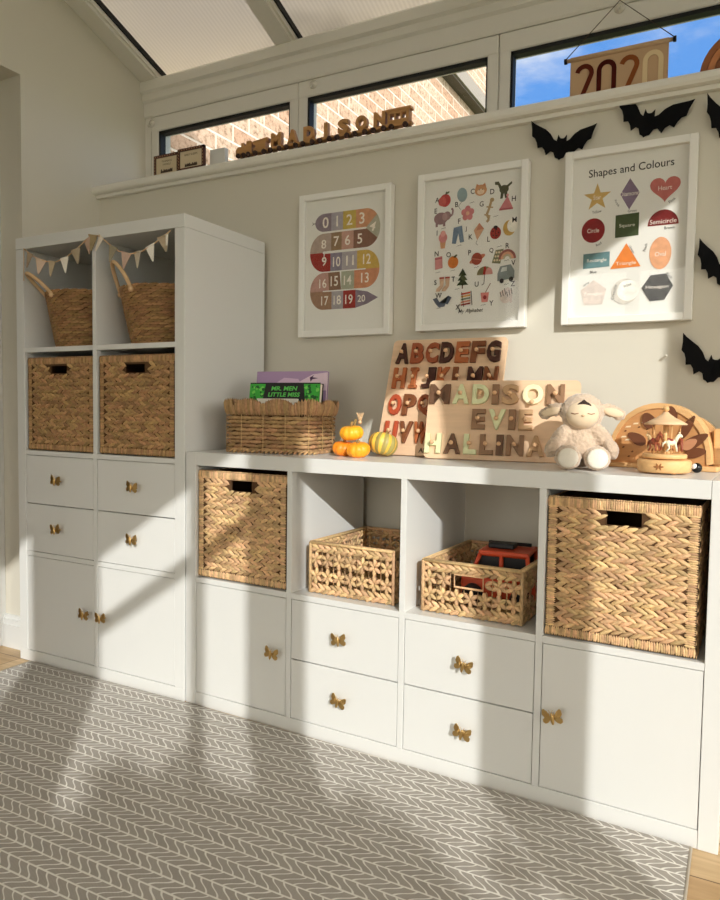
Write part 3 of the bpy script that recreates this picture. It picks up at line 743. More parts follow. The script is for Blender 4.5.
# bunting
bt = thing('bunting', 'string of beige and white felt flags across the top of the tall unit', 'bunting', (.385, -.006, 1.43))
P1 = [(.052, 1.428), (.10, 1.398), (.16, 1.376), (.21, 1.370), (.26, 1.380), (.31, 1.402), (.35, 1.424), (.385, 1.438), (.42, 1.434), (.455, 1.408), (.50, 1.380), (.55, 1.366), (.60, 1.370), (.65, 1.388), (.69, 1.408), (.716, 1.420)]
b = MB(); b.tube([(x-.385, 0, z-1.43) for x, z in P1], .0018, 6)
b.tube([(.052-.385, 0, -.002), (.050-.385, 0, -.11)], .0014, 5); b.build('string', JUTE, bt)
FC = [(176, 156, 134), (214, 190, 168), (198, 182, 152), (240, 232, 220), (170, 154, 130), (206, 176, 156), (164, 146, 112), (238, 228, 212), (160, 150, 128), (200, 172, 156), (206, 194, 176), (244, 238, 228), (174, 158, 134)]
def string_at(x):
    for (a, z), (c, z2) in zip(P1, P1[1:]):
        if a <= x <= c: return z+(z2-z)*(x-a)/(c-a), (z2-z)/(c-a)
    return P1[-1][1], 0
for i, x in enumerate([.085, .140, .195, .255, .308, .362, .392, .425, .478, .535, .582, .634, .686]):
    z, sl = string_at(x); w, hh = .0195, .048
    o = MB(); o.T = Matrix.Translation((x-.385, -.001 if i != 6 else -.004, z-1.43)) @ Matrix.Rotation(-math.atan(sl)*.8+rng.uniform(-.1, .1), 4, 'Y') @ Matrix.Rotation(rng.uniform(-.35, .35), 4, 'Z')
    o.prism([(-w, 0), (w, 0), (.002, -hh), (-.002, -hh)], -.001, .001)
    o.tube([(-w, 0, .001), (w, 0, .001)], .0024, 6)
    o.T = Matrix.Identity(4)
    fo = o.build('flag', mat('felt_%d' % i, FC[i], .95, .05, bump=.4, bscale=500), bt)
o = MB(); o.box(.700-.385, .706-.385, -.004, -.001, -.052, -.020); o.build('tag', mat('felt_11', FC[11]), bt)
#PART3
# ================================================================== things on the low unit
TZ = LH
# wall frames ------------------------------------------------------
INK = mat('print_ink', (38, 34, 34), .8); CRM = mat('cream_ink', (238, 228, 214), .8)
def ink(rgb): return mat('ink_%02x%02x%02x' % rgb, rgb, .8, .1, var=.12, vscale=60)
class Print(MB):
    """flat print: coordinates u, v in mm on the sheet, origin bottom left of the sheet"""
    def __init__(s, w, h): super().__init__(); s.w, s.h = w, h; s.mats = [PAPER]; s.lay = 0; s.flat([(0, 0), (w/1000, 0), (w/1000, h/1000), (0, h/1000)], 0, 0)
    def mi(s, rgb):
        m = ink(rgb)
        if m not in s.mats: s.mats.append(m)
        return s.mats.index(m)
    def nl(s): s.lay += 1; return -.00012-getattr(s, 'step', .000012)*s.lay
    def poly(s, pts, rgb): s.flat([(u/1000, v/1000) for u, v in pts], s.nl(), s.mi(rgb)); return s
    def disc(s, u, v, rx_, rgb, rz_=None, rot=0, a0=0, a1=360, n=24):
        rz_ = rz_ or rx_; c, q = math.cos(R(rot)), math.sin(R(rot)); p = []
        for k in range(n+1 if a1-a0 < 360 else n):
            t = R(a0+(a1-a0)*k/n); a, b_ = rx_*math.cos(t), rz_*math.sin(t); p.append((u+a*c-b_*q, v+a*q+b_*c))
        return s.poly(p, rgb)
    def ring(s, u, v, r, r2, rgb, a0, a1, n=18, rot=0):
        p = [(u+r*math.cos(R(a0+(a1-a0)*k/n)), v+r*math.sin(R(a0+(a1-a0)*k/n))) for k in range(n+1)]
        p += [(u+r2*math.cos(R(a1-(a1-a0)*k/n)), v+r2*math.sin(R(a1-(a1-a0)*k/n))) for k in range(n+1)]
        return s.poly(p, rgb)
    def line(s, pts, w, rgb):
        for (a, b_), (c, d) in zip(pts, pts[1:]):
            L = math.hypot(c-a, d-b_) or 1; nx, ny = -(d-b_)/L*w/2, (c-a)/L*w/2
            s.poly([(a+nx, b_+ny), (c+nx, d+ny), (c-nx, d-ny), (a-nx, b_-ny)], rgb)
        return s
    def txt(s, t, u, v, hgt, rgb, rot=0, wide=None, bold=.0, shear=0):
        if len(t) == 1: wide = None
        s.text(t, u/1000, v/1000, s.nl(), 1, s.mi(rgb), rot=R(rot), offset=bold, height=hgt/1000, wide=wide/1000 if wide else None, shear=shear); return s
def picture(label, x0, z0, w, h, pr, fw=.020):
    t = thing('picture_frame', label, 'picture', (x0, .41, z0), 0, 'framed prints on the wall')
    b = MB(); y0, y1 = -.030, -.0015
    pr_ = ((0, 0), (w, h)); 
    for a, c, d, e in ((0, fw, 0, h), (w-fw, w, 0, h), (fw, w-fw, 0, fw), (fw, w-fw, h-fw, h)): b.box(a, c, y0, y1, d, e, bev=.0015)
    b.build('frame', FRAMEW, t)
    b = MB(); b.box(fw, w-fw, -.016, -.003, fw, h-fw); b.build('backing', PAPER, t)
    o = pr.build('print', pr.mats, t, (fw, -.0162, fw))
    g = MB(); g.box(fw, w-fw, -.0215, -.020, fw, h-fw); g.build('glass', PGLASS, t)
    return t
PW, PH = 300, 430
# 1: number snake
p = Print(PW, PH)
cols = {0: (140, 126, 136), 1: (170, 164, 172), 2: (200, 174, 90), 3: (208, 152, 116), 4: (178, 176, 158), 5: (136, 100, 84), 6: (196, 154, 138), 7: (150, 124, 96), 8: (180, 160, 148),
        9: (160, 52, 46), 10: (140, 132, 148), 11: (176, 168, 172), 12: (206, 172, 88), 13: (206, 142, 108), 14: (172, 174, 152), 15: (136, 104, 84), 16: (190, 148, 136), 17: (160, 124, 98), 18: (170, 164, 168), 19: (158, 54, 50), 20: (138, 124, 138)}
yr = [352, 288, 222, 160, 98]; hb = 29; xl, xr = 72, 222; cw = 42
# rows left to right, turning at alternating ends
p.disc(xl, yr[0], 36, cols[0], hb, a0=90, a1=270); p.poly([(xl, yr[0]-hb), (xl+26, yr[0]-hb), (xl+26, yr[0]+hb), (xl, yr[0]+hb)], cols[0])
def blk(x0, x1, r, c, sk=0): p.poly([(x0, yr[r]-hb), (x1, yr[r]-hb), (x1+sk, yr[r]+hb), (x0+sk, yr[r]+hb)], cols[c])
blk(98, 142, 0, 1); blk(142, 190, 0, 2); blk(190, 226, 0, 3)
def turn(u, r1, r2, side, segs):
    cy = (yr[r1]+yr[r2])/2; ro = (yr[r1]-yr[r2])/2+hb; ri = max(2, (yr[r1]-yr[r2])/2-hb)
    for c, a0, a1 in segs:
        if side < 0: a0, a1 = 180-a0, 180-a1
        n = 14; q = []
        for k in range(n+1):
            t = R(a0+(a1-a0)*k/n); q.append((u+ro*.86*math.cos(t), cy+ro*math.sin(t)))
        for k in range(n+1):
            t = R(a1-(a1-a0)*k/n); q.append((u+ri*math.cos(t), cy+ri*math.sin(t)))
        p.poly(q, cols[c])
turn(226, 0, 1, 1, [(3, 90, 40), (4, 40, -35), (5, -35, -90)])
blk(182, 226, 1, 5); blk(138, 182, 1, 6); blk(98, 138, 1, 7); blk(66, 98, 1, 8)
turn(70, 1, 2, -1, [(8, 90, 0), (9, 0, -90)])
blk(66, 96, 2, 9, 8); blk(96, 140, 2, 10); blk(140, 196, 2, 11); blk(196, 226, 2, 12)
turn(226, 2, 3, 1, [(12, 90, 0), (13, 0, -90)])
blk(182, 226, 3, 13); blk(138, 186, 3, 14); blk(92, 138, 3, 15, -6); blk(66, 92, 3, 16, -4)
turn(70, 3, 4, -1, [(16, 90, 0), (17, 0, -90)])
blk(66, 102, 4, 17); blk(102, 146, 4, 18); blk(146, 192, 4, 19)
p.poly([(192, yr[4]-hb), (235, yr[4]-hb+11), (274, yr[4]), (235, yr[4]+hb-8), (192, yr[4]+hb)], cols[20])
for t, u, r, hh in [('0', 76, 0, 36), ('1', 120, 0, 34), ('2', 166, 0, 34), ('3', 212, 0, 36), ('5', 205, 1, 32), ('6', 160, 1, 32), ('7', 118, 1, 32), ('8', 70, 1.08, 29), ('9', 72, 1.93, 29), ('10', 120, 2, 32), ('11', 170, 2, 32), ('12', 232, 2.0, 32), ('13', 226, 2.95, 32), ('14', 162, 3, 30), ('15', 112, 3, 32), ('16', 68, 3.08, 30), ('17', 76, 4, 30), ('18', 124, 4, 30), ('19', 168, 4, 30), ('20', 214, 4, 22), ('4', 252, .45, 30)]:
    i = int(r); v = yr[i]+(yr[min(4, i+1)]-yr[i])*(r-i)
    p.txt(t, u, v, hh, (240, 232, 220), bold=.012, wide=(15 if len(t) == 1 else 28), rot=-20 if t == '4' else 0)
p.line([(38, 352), (30, 352)], 2, (60, 50, 50)); p.line([(30, 352), (25, 357)], 1.5, (60, 50, 50)); p.line([(30, 352), (25, 347)], 1.5, (60, 50, 50))
picture('white framed print of a numbered snake from 0 to 20, leftmost of the three', .911, 1.138, .341, .466, p)
# 2: alphabet print
p = Print(PW, PH)
K = (44, 38, 40)
def L(t, u, v): p.txt(t, u, v, 15, K, bold=.01)
def wr(u, v, n=5, rot=8):
    p.line([(u+i*4, v+(i % 2)*2+i*.5) for i in range(n)], 1.0, K)
X = lambda k: 55+k*63
# apple
p.disc(72, 368, 19, (186, 74, 74)); p.disc(62, 366, 14, (200, 96, 90)); p.line([(72, 384), (76, 394)], 2.5, K); p.disc(80, 390, 7, (96, 104, 70), 3, 20); L('A', 44, 372)
p.disc(130, 378, 17, (148, 168, 172), 21, 10); p.line([(128, 357), (118, 345), (126, 335)], 1.2, K); L('B', 112, 352)
p.disc(192, 384, 20, (206, 152, 112), 16); p.poly([(174, 390), (178, 404), (188, 398)], (200, 140, 100)); p.poly([(210, 390), (206, 404), (196, 398)], (200, 140, 100)); p.disc(192, 380, 12, (238, 210, 180), 8); p.disc(187, 386, 1.6, K); p.disc(198, 386, 1.6, K); L('C', 165, 384)
# dinosaur
p.disc(268, 378, 15, (88, 88, 70), 12); p.poly([(262, 384), (250, 402), (238, 402), (238, 394), (248, 392), (256, 374)], (88, 88, 70)); p.poly([(278, 380), (294, 392), (292, 398), (270, 384)], (88, 88, 70)); p.poly([(258, 370), (256, 352), (264, 352), (268, 368), (272, 352), (280, 352), (278, 372)], (88, 88, 70)); L('D', 230, 376)
# elephant
p.disc(58, 316, 24, (150, 120, 122), 18); p.disc(80, 322, 13, (160, 130, 130)); p.line([(88, 318), (98, 324), (100, 338), (94, 342)], 6, (150, 120, 122)); p.line([(44, 304), (44, 292)], 8, (150, 120, 122)); p.line([(70, 304), (70, 292)], 8, (150, 120, 122)); p.disc(72, 320, 9, (178, 146, 144), 11); L('E', 40, 340); wr(60, 284)
for k in range(5): p.disc(150+13*math.cos(R(90+72*k)), 322+13*math.sin(R(90+72*k)), 9.5, (208, 132, 134))
p.disc(150, 322, 6, (226, 178, 150)); L('F', 122, 302); wr(156, 350)
# gecko
p.line([(228, 350), (222, 330), (214, 312), (222, 298), (214, 290)], 8, (176, 150, 112)); p.disc(230, 352, 7, (176, 150, 112), 6); p.line([(212, 334), (234, 330)], 4, (176, 150, 112)); p.line([(206, 312), (226, 306)], 4, (176, 150, 112)); L('G', 196, 344); wr(236, 302)
p.poly([(254, 322), (298, 322), (280, 358)], (206, 130, 134)); p.disc(280, 360, 4, (220, 160, 160)); p.line([(254, 321), (298, 321)], 5, (176, 96, 104)); L('H', 300, 348)
# ice cream
p.poly([(56, 252), (78, 252), (74, 226), (60, 226)], (214, 160, 118)); p.disc(67, 258, 15, (214, 142, 140)); p.disc(67, 270, 9, (226, 166, 160)); L('I', 46, 274)
p.poly([(104, 284), (132, 288), (140, 240), (126, 238), (120, 266), (112, 236), (98, 238)], (116, 134, 154)); L('J', 146, 276); wr(116, 228)
p.poly([(190, 290), (206, 272), (184, 240), (172, 270)], (208, 162, 130)); p.poly([(190, 290), (206, 272), (180, 268)], (190, 130, 104)); p.line([(184, 240), (180, 232), (186, 226)], 1.2, K); L('K', 162, 252)
p.disc(244, 256, 18, (158, 54, 50)); p.disc(244, 272, 7, K, 5); p.line([(244, 272), (244, 240)], 1.5, K)
for a in range(5): p.disc(244+10*math.cos(a*1.3), 256+10*math.sin(a*1.3), 2.2, K)
L('L', 222, 240)
p.disc(288, 266, 20, (206, 168, 96), 22); p.disc(298, 272, 17, (248, 244, 234), 19); L('M', 304, 288)
# notebook, orange
p.poly([(40, 200), (66, 204), (68, 168), (42, 164)], (206, 140, 138)); p.line([(42, 196), (66, 198)], 4, (170, 90, 100)); L('N', 46, 212); wr(44, 154)
p.disc(104, 182, 18, (208, 122, 56)); p.disc(112, 200, 7, (84, 88, 56), 3, 30); L('O', 88, 206); wr(96, 156)
p.disc(186, 186, 28, (190, 122, 96), 8, 22); p.disc(184, 186, 18, (156, 72, 58)); p.line([(168, 188), (200, 182)], 3, (196, 120, 96)); L('P', 160, 206); wr(176, 160)
p.poly([(246, 206), (272, 208), (262, 166), (234, 170)], (128, 128, 100))
for a in range(3):
    for c in range(3): p.disc(243+a*8.5+c*3, 177+c*11, 3.4, (222, 204, 172), n=8)
L('Q', 232, 206); wr(250, 214)
for r1, r2, c in ((28, 21, (150, 96, 88)), (21, 14, (214, 160, 130)), (14, 8, (188, 178, 150))): p.ring(292-8, 178, r1, r2, c, 0, 180)
L('R', 284, 216); wr(274, 172)
# socks, tree
for dx in (0, 20): p.poly([(58+dx, 140), (74+dx, 140), (72+dx, 112), (60+dx, 98), (46+dx, 98), (48+dx, 106), (60+dx, 116)], (212, 178, 150)); p.line([(58+dx, 138), (74+dx, 138)], 5, (170, 70, 60))
L('S', 44, 126); wr(52, 90)
for k in range(3): p.poly([(118+k*3, 112+k*14), (158-k*3, 112+k*14), (138, 134+k*14)], (66, 76, 52))
p.line([(138, 112), (138, 102)], 4, (100, 70, 50)); L('T', 106, 132); wr(112, 100)
p.disc(212, 138, 26, (128, 118, 84), 24, 0, 0, 180); p.poly([(206, 138), (218, 138), (215, 162), (209, 162)], (166, 40, 40)); p.disc(226, 138, 12, (206, 146, 140), 20, 0, 0, 180); p.line([(212, 138), (210, 112), (203, 108)], 2, K); L('U', 186, 112)
# van
p.poly([(254, 116), (308, 122), (308, 144), (296, 162), (262, 158), (254, 138)], (134, 142, 142)); p.poly([(264, 142), (284, 144), (284, 156), (268, 154)], (210, 214, 210)); p.disc(268, 116, 7, K); p.disc(298, 120, 7, K); L('V', 304, 166); wr(276, 104)
# whale
p.poly([(36, 76), (50, 80), (60, 66), (88, 58), (102, 78), (90, 84), (78, 52), (58, 50), (46, 62)], (96, 104, 122)); L('W', 56, 86); wr(50, 46)
for k, c in enumerate(((188, 80, 60), (214, 170, 96), (120, 140, 120), (206, 140, 120), (150, 60, 56))): p.poly([(134, 88-k*8), (166, 92-k*8), (166, 87-k*8), (134, 83-k*8)], c)
p.line([(136, 92), (144, 48)], 2, K); p.line([(168, 94), (172, 52)], 2, K); L('X', 124, 48)
p.poly([(200, 86), (228, 86), (224, 58), (204, 58)], (210, 132, 124)); p.line([(216, 86), (232, 112)], 2.5, (150, 120, 110)); p.disc(214, 72, 6, (150, 50, 54)); L('Y', 236, 54); wr(202, 48)
p.disc(282, 68, 18, (220, 206, 198), 17); p.poly([(262, 84), (290, 98), (304, 86), (302, 52), (296, 52), (294, 74), (268, 72)], (216, 202, 196))
for k in range(6): p.line([(264+k*7, 84+(k % 3)*5), (268+k*7, 70+(k % 3)*3)], 2.2, K)
L('Z', 304, 106)
p.txt('My Alphabet', 168, 34, 15, K, bold=.004, shear=.25, wide=84, rot=1)
for v in p.v[4:]: v.x = (v.x-.172)*.93+.158
picture('white framed alphabet print of small animals and things, middle of the three', 1.343, 1.142, .341, .470, p)
# 3: shapes and colours
p = Print(PW, PH)
p.step = .00004
p.txt('Shapes and Colours', 150, 386, 27, (20, 18, 20), bold=.006, wide=216, rot=1)
def sh(t, u, v, c=(242, 234, 222), h_=11.5, w=None, rot=0): p.txt(t, u, v, h_+(1 if h_ < 8 else 0), c, rot=rot, wide=w*1.12 if w else None, bold=0)
star = []
for k in range(10): r = 38 if k % 2 == 0 else 15; star.append((66+r*math.sin(R(36*k)), 322+r*math.cos(R(36*k))))
p.poly(star, (206, 172, 108)); sh('Star', 66, 322, w=18); sh('Yellow', 66, 284, K, 7, 22, 5)
p.poly([(150, 362), (176, 322), (150, 280), (126, 322)], (134, 116, 138)); sh('Diamond', 150, 322, w=44); sh('Purple', 118, 300, K, 6, 18, -60)
hp = [(16*math.sin(t)**3, 13*math.cos(t)-5*math.cos(2*t)-2*math.cos(3*t)-math.cos(4*t)) for t in [2*math.pi*k/32 for k in range(32)]]
p.poly([(238+2.35*a, 326+2.25*q) for a, q in hp], (192, 112, 106)); sh('Heart', 238, 326, w=30); sh('Pink', 256, 292, K, 6, 16, 35)
p.disc(58, 234, 31, (142, 44, 48), 33); sh('Circle', 58, 234, w=28); sh('Red', 74, 196, K, 6, 13, 30)
p.poly([(116, 268), (176, 270), (176, 210), (116, 208)], (74, 86, 58)); sh('Square', 146, 238, w=36); sh('Green', 158, 276, K, 6, 20)
p.disc(236, 230, 38, (122, 42, 42), 40, 0, 0, 180); sh('Semicircle', 236, 240, w=58); sh('Brown', 252, 222, K, 6, 22)
p.poly([(34, 172), (104, 174), (104, 134), (34, 132)], (108, 142, 146)); sh('Rectangle', 70, 152, w=46); sh('Blue', 62, 122, K, 6, 16)
p.poly([(106, 126), (184, 128), (146, 192)], (232, 136, 66)); sh('Triangle', 146, 138, w=46); sh('Orange', 160, 174, K, 6, 20, -60)
p.disc(232, 158, 27, (232, 172, 132), 42); sh('Oval', 232, 156, w=24); sh('Peach', 194, 176, K, 6, 18, 75)
p.poly([(30, 74), (64, 100), (98, 74), (88, 34), (40, 34)], (222, 208, 198)); sh('Pentagon', 64, 62, (246, 240, 232), 11, 42); sh('Grey', 44, 90, K, 6, 16, 35)
p.disc(146, 64, 34, (214, 208, 198)); p.disc(154, 66, 28, (249, 246, 238)); sh('Crescent', 118, 64, K, 7, 36, 78); sh('White', 152, 80, K, 6, 18, 20)
p.poly([(188, 70), (210, 102), (248, 104), (266, 72), (246, 36), (210, 34)], (58, 56, 54)); sh('Hexagon', 227, 70, w=50); sh('Black', 256, 98, K, 6, 18, -45)
picture('white framed Shapes and Colours print, rightmost of the three', 1.787, 1.142, .334, .470, p)

# bats ---------------------------------------------------------------
BAT = mat('black_felt_card', (16, 16, 18), .85, .1)
def bat(label, cx_, cz, w, rot, asym=(1, 1), lift=(0, 0)):
    t = MB()
    for s in (-1, 1):
        k = asym[0] if s < 0 else asym[1]; li = lift[0] if s < 0 else lift[1]
        out = [(0, -.50), (.05, -.46), (.13, -.44), (.20, -.30), (.29, -.28), (.41, -.40), (.47, -.27), (.56, -.20), (.68, -.26), (.73, -.12), (.80, -.02), (.90, .02), (.93, .20), (1.0, .42), (.88, .38), (.70, .34), (.52, .30), (.36, .20), (.24, .06), (.15, .02), (.13, .20), (.06, .11), (0, .10)]
        pts = [(s*a*w/2*k, (c+li*a*a)*w/2*1.05) for a, c in out]
        n = len(pts)
        fold = lambda x: -.004-abs(x)*.16
        vs = [(x, fold(x), z) for x, z in pts]+[(x, fold(x)+.0018, z) for x, z in pts]
        F = [tuple(range(n)), tuple(range(2*n-1, n-1, -1))]+[(i, n+i, n+(i+1) % n, (i+1) % n) for i in range(n)]
        if s > 0: F = [q for q in F]
        t.add(vs, F if s > 0 else [q[::-1] for q in F])
    t.box(-.004, .004, -.004, 0, -.01, .01)
    return t.build('paper_bat', BAT, None, (cx_, .41, cz), (label, 'bat', 'paper bats on the wall'), (0, rot, 0))
bat('black paper bat above the gap between the alphabet and shapes prints, leftmost bat', 1.769, 1.652, .185, R(8), lift=(.14, .02))
bat('black paper bat just below the 2020 banner, above the shapes print', 1.995, 1.680, .195, R(12), (.88, 1.1), (.20, .0))
bat('black paper bat on the upper right, cut off by the picture edge', 2.208, 1.625, .190, R(10), (.9, 1.1), (.3, .1))
bat('black paper bat to the right of the middle of the shapes print', 2.198, 1.270, .180, R(16), (.95, 1.1), (.2, .1))
bat('black paper bat above the wooden hedgehog toy, lowest bat', 2.176, 1.030, .195, R(15), (.95, 1.1), (.15, .05))
b = MB(); b.tube([(2.062, .412, 1.052), (2.062, .395, 1.052)], .0022, 8); b.ell((2.062, .394, 1.052), (.004, .003, .004), nu=8, nv=6)
b.build('wall_pin', mat('pale_metal', (190, 184, 170), .4, .5), None, None, ('small pale pin stuck in the wall beside the lowest bat', 'pin'))

# peg puzzles --------------------------------------------------------
def mframe(origin, ang, lean):
    """board frame: u along, v up the leaning board, w towards the room"""
    u = Vector((math.cos(ang), math.sin(ang), 0)); back = Vector((-math.sin(ang), math.cos(ang), 0))
    v = Vector((0, 0, 1))*math.cos(lean)+back*math.sin(lean)
    w = u.cross(v)  # points to the room (-y)
    m = Matrix((u, -w, v)).transposed().to_4x4(); m.translation = origin; return m
def rrect(w, h, r, n=5):
    pts = []
    for cx_, cz, a in ((w-r, r, -90), (w-r, h-r, 0), (r, h-r, 90), (r, r, 180)):
        for k in range(n+1): t = R(a+90*k/n); pts.append((cx_+r*math.cos(t), cz+r*math.sin(t)))
    return pts
def board(name, label, cat, Mx, w, h, th=.010, holes=()):
    b = MB(); b.prism(rrect(w, h, .014), 0, th)
    o = b.build(name, BIRCH); o.matrix_world = Mx; settag(o, label, cat); return o
KNOB = wood_mat('knob_wood', (222, 178, 136), .85)
def letter(ch, u, v, hgt, rgb, Mx, label, group, wide, parent=None, dz=0.0, knob=True, thick=.010):
    m = mat('letter_%02x%02x%02x' % rgb, rgb, .5, .3, var=.12, vscale=25)
    vs, fs, dim = text_data(ch, .030, .018, .05)
    s = MB(); sx = wide/dim[0]; sz = hgt/dim[1]; zs = sorted(v_.z for v_ in vs); zr = zs[-1]-zs[0]
    s.add([(v_.x*sx, -(v_.z-zs[0])/zr*thick, v_.y*sz) for v_ in vs], fs)
    if ch == 'I' and 'alphabet' in group:
        for zz in (-1, 1): s.box(-.0135, .0135, -thick, 0, zz*hgt/2-.0055*(1+zz), zz*hgt/2+.0055*(1-zz), bev=.002)
    o = s.build('letter_piece', m); o.matrix_world = Mx @ Matrix.Translation((u, -.0003, v)); settag(o, label, 'letter', group)
    if knob:
        k = MB(); k.T = Matrix.Rotation(R(90), 4, 'X'); k.lathe([(.0030, 0), (.0030, .006), (.0055, .009), (.0062, .012), (.0050, .0155), (0, .017)], 12)
        k.T = Matrix.Identity(4); ko = k.build('knob', KNOB, o); ko.location = knob if isinstance(knob, tuple) else (0, -thick, 0)
    return o
M1 = mframe(Vector((1.283, .245, TZ+.0040)), R(1), R(19))
board('alphabet_board', 'large birch alphabet peg board leaning on the wall, behind the name board', 'puzzle', M1, .360, .365)
DB, BR, RU, OR, RD, TN = (70, 40, 30), (122, 72, 42), (152, 80, 48), (172, 98, 56), (176, 76, 46), (160, 118, 82)
CN = {DB: 'dark brown', BR: 'brown', RU: 'rust brown', OR: 'orange brown', RD: 'red orange', TN: 'tan'}
rows = [(.318, 'ABCDEFG', [DB, RU, RU, DB, OR, BR, DB]), (.238, 'HIJKLMN', [OR, OR, DB, OR, BR, DB, BR]), (.153, 'OPQ', [RD, BR, RU]), (.068, 'UVW', [RD, BR, OR])]
for v, s, cs in rows:
    for i, (ch, c) in enumerate(zip(s, cs)):
        letter(ch, .040+i*.0475, v, .066, c, M1, '%s wooden peg letter %s on the large alphabet board' % (CN[c], ch), 'letters of the alphabet board', (.015 if ch == 'I' else .041) if ch not in 'MW' else .044)
b = MB(); b.text('AM', .150, .016, -.0004, 1, 0, offset=.02, height=.014); o = b.build('board_print', INK); o.parent = bpy.data.objects['alphabet_board']
M2 = mframe(Vector((1.466, .180, TZ+.0032)), math.atan2(.052, .395), R(14))
board('name_board', 'wide birch name board reading MADISON EVIE HALLINA with peg letters, in front', 'puzzle', M2, .412, .222)
GC, CR, MB_, TB, GB = (212, 214, 170), (236, 224, 186), (104, 74, 54), (186, 150, 112), (142, 108, 80)
CN.update({GC: 'pale green', CR: 'cream', MB_: 'dark brown', TB: 'tan', GB: 'mid brown'})
rows = [(.181, .034, .0530, 'MADISON', [MB_, GC, GC, GB, TB, CR, GB], 'first'), (.111, .148, .0455, 'EVIE', [GB, GC, GB, TB], 'middle'), (.041, .026, .0520, 'HALLINA', [GC, MB_, GC, GB, MB_, GB, TB], 'last')]
seen = {}
for v, u0_, pit, s, cs, rn_ in rows:
    u = u0_
    for i, (ch, c) in enumerate(zip(s, cs)):
        k = (ch, rn_, CN[c]); seen[k] = seen.get(k, 0)+1
        w = {'I': .018, 'M': .058, 'L': .036, 'E': .037, 'O': .056, 'W': .05}.get(ch, .046)
        kn = {'O': (0, -.010, -.024)}.get(ch, True)
        nth = ' (left one of the pair)' if (ch, rn_) == ('L', 'last') and c == GC else ''
        letter(ch, u, v, .056, c, M2, '%s wooden peg letter %s in the %s row of the name board' % (CN[c], ch, rn_), 'letters of the name board', w, knob=kn)
        nxt = s[i+1] if i+1 < len(s) else 'I'
        w2 = {'I': .018, 'M': .058, 'L': .036, 'E': .037, 'O': .056}.get(nxt, .046); u += w/2+w2/2+.0085
#PART4
# ================================================================== things standing on the low unit
# book basket
def rr_path(w, d, r, s):
    """point and outward normal at arc length s (0..1) on a rounded rectangle centred at 0,0; s=0 at front left, going right"""
    segs = []; hw, hd = w/2-r, d/2-r; q = math.pi*r/2
    segs = [('l', (-hw, -d/2), (1, 0), 2*hw, (0, -1)), ('a', (hw, -hd), -90, q), ('l', (w/2, -hd), (0, 1), 2*hd, (1, 0)), ('a', (hw, hd), 0, q),
            ('l', (hw, d/2), (-1, 0), 2*hw, (0, 1)), ('a', (-hw, hd), 90, q), ('l', (-w/2, hd), (0, -1), 2*hd, (-1, 0)), ('a', (-hw, -hd), 180, q)]
    tot = sum(g[3] for g in segs); x = (s % 1)*tot
    for g in segs:
        if x <= g[3]:
            if g[0] == 'l': return Vector((g[1][0]+g[2][0]*x, g[1][1]+g[2][1]*x, 0)), Vector((*g[4], 0)), tot
            a = R(g[2]+90*x/g[3]); return Vector((g[1][0]+r*math.cos(a), g[1][1]+r*math.sin(a), 0)), Vector((math.cos(a), math.sin(a), 0)), tot
        x -= g[3]
    return Vector((-hw, -d/2, 0)), Vector((0, -1, 0)), tot
BBW, BBD = .284, .205
BC = lowp(.212, .190, TZ)
t = thing('book_basket', 'grey brown wicker basket with a scalloped rim, holding books on the low unit', 'basket', BC, R(7))
b = MB(); N_ = 40; vs = []
for i in range(N_):
    p, nn, tot = rr_path(BBW-.012, BBD-.012, .035, i/N_); vs += [(p.x, p.y, .004), (p.x, p.y, .125)]
b.add(vs, [(2*i, 2*((i+1) % N_), 2*((i+1) % N_)+1, 2*i+1) for i in range(N_)]+[tuple(2*i for i in range(N_))][::1]); b.build('lining', SDARK, t)
b = MB(); nrow = 9
for r in range(nrow):
    z = .010+r*.0118; n = 26
    for k in range(n):
        s = (k+.5*(r % 2)+rng.uniform(-.06, .06))/n; p, nn, tot = rr_path(BBW, BBD, .04, s); d = Vector((-nn.y, nn.x, rng.uniform(-.10, .10)+(.06 if r % 2 else -.06)))
        b.lens(p+Vector((0, 0, z))-nn*.002, d, nn+Vector((0, 0, rng.uniform(-.2, .2))), tot/n*1.5, .0125, .0075)
b.build('woven_wall', STRAWG, t)
for k in range(13):
    b = MB(); p, nn, tot = rr_path(BBW+.012, BBD+.012, .045, (k+.35)/13); b.tube([p+Vector((0, 0, .0)), p+Vector((0, 0, .115))], .0013, 6)
    b.build('stake', straw('pale_willow', (190, 156, 112)), t)
b = MB(); n = 110
for k in range(n):
    s = k/n; p, nn, tot = rr_path(BBW+.010, BBD+.010, .045, s); wv = abs(math.sin(s*tot/.098*math.pi))**.6
    h_ = .030+.020*wv; q = p+Vector((0, 0, .112))+nn*.004
    b.lens(q+Vector((0, 0, h_/2)), Vector((0, 0, 1))+nn*.18, nn, h_*1.1, .0125, .006)
    b.lens(q+Vector((0, 0, h_/2))-nn*.008, Vector((0, 0, 1))+nn*.18, -nn, h_*1.1, .0125, .005)
b.build('rim', STRAWG, t)
b = MB(); n = 60
for k in range(n):
    p, nn, tot = rr_path(BBW+.008, BBD+.008, .045, k/n); d = Vector((-nn.y, nn.x, .7)); b.lens(p+Vector((0, 0, .005)), d, nn, .018, .008, .006)
b.build('bottom_border', STRAWG, t)
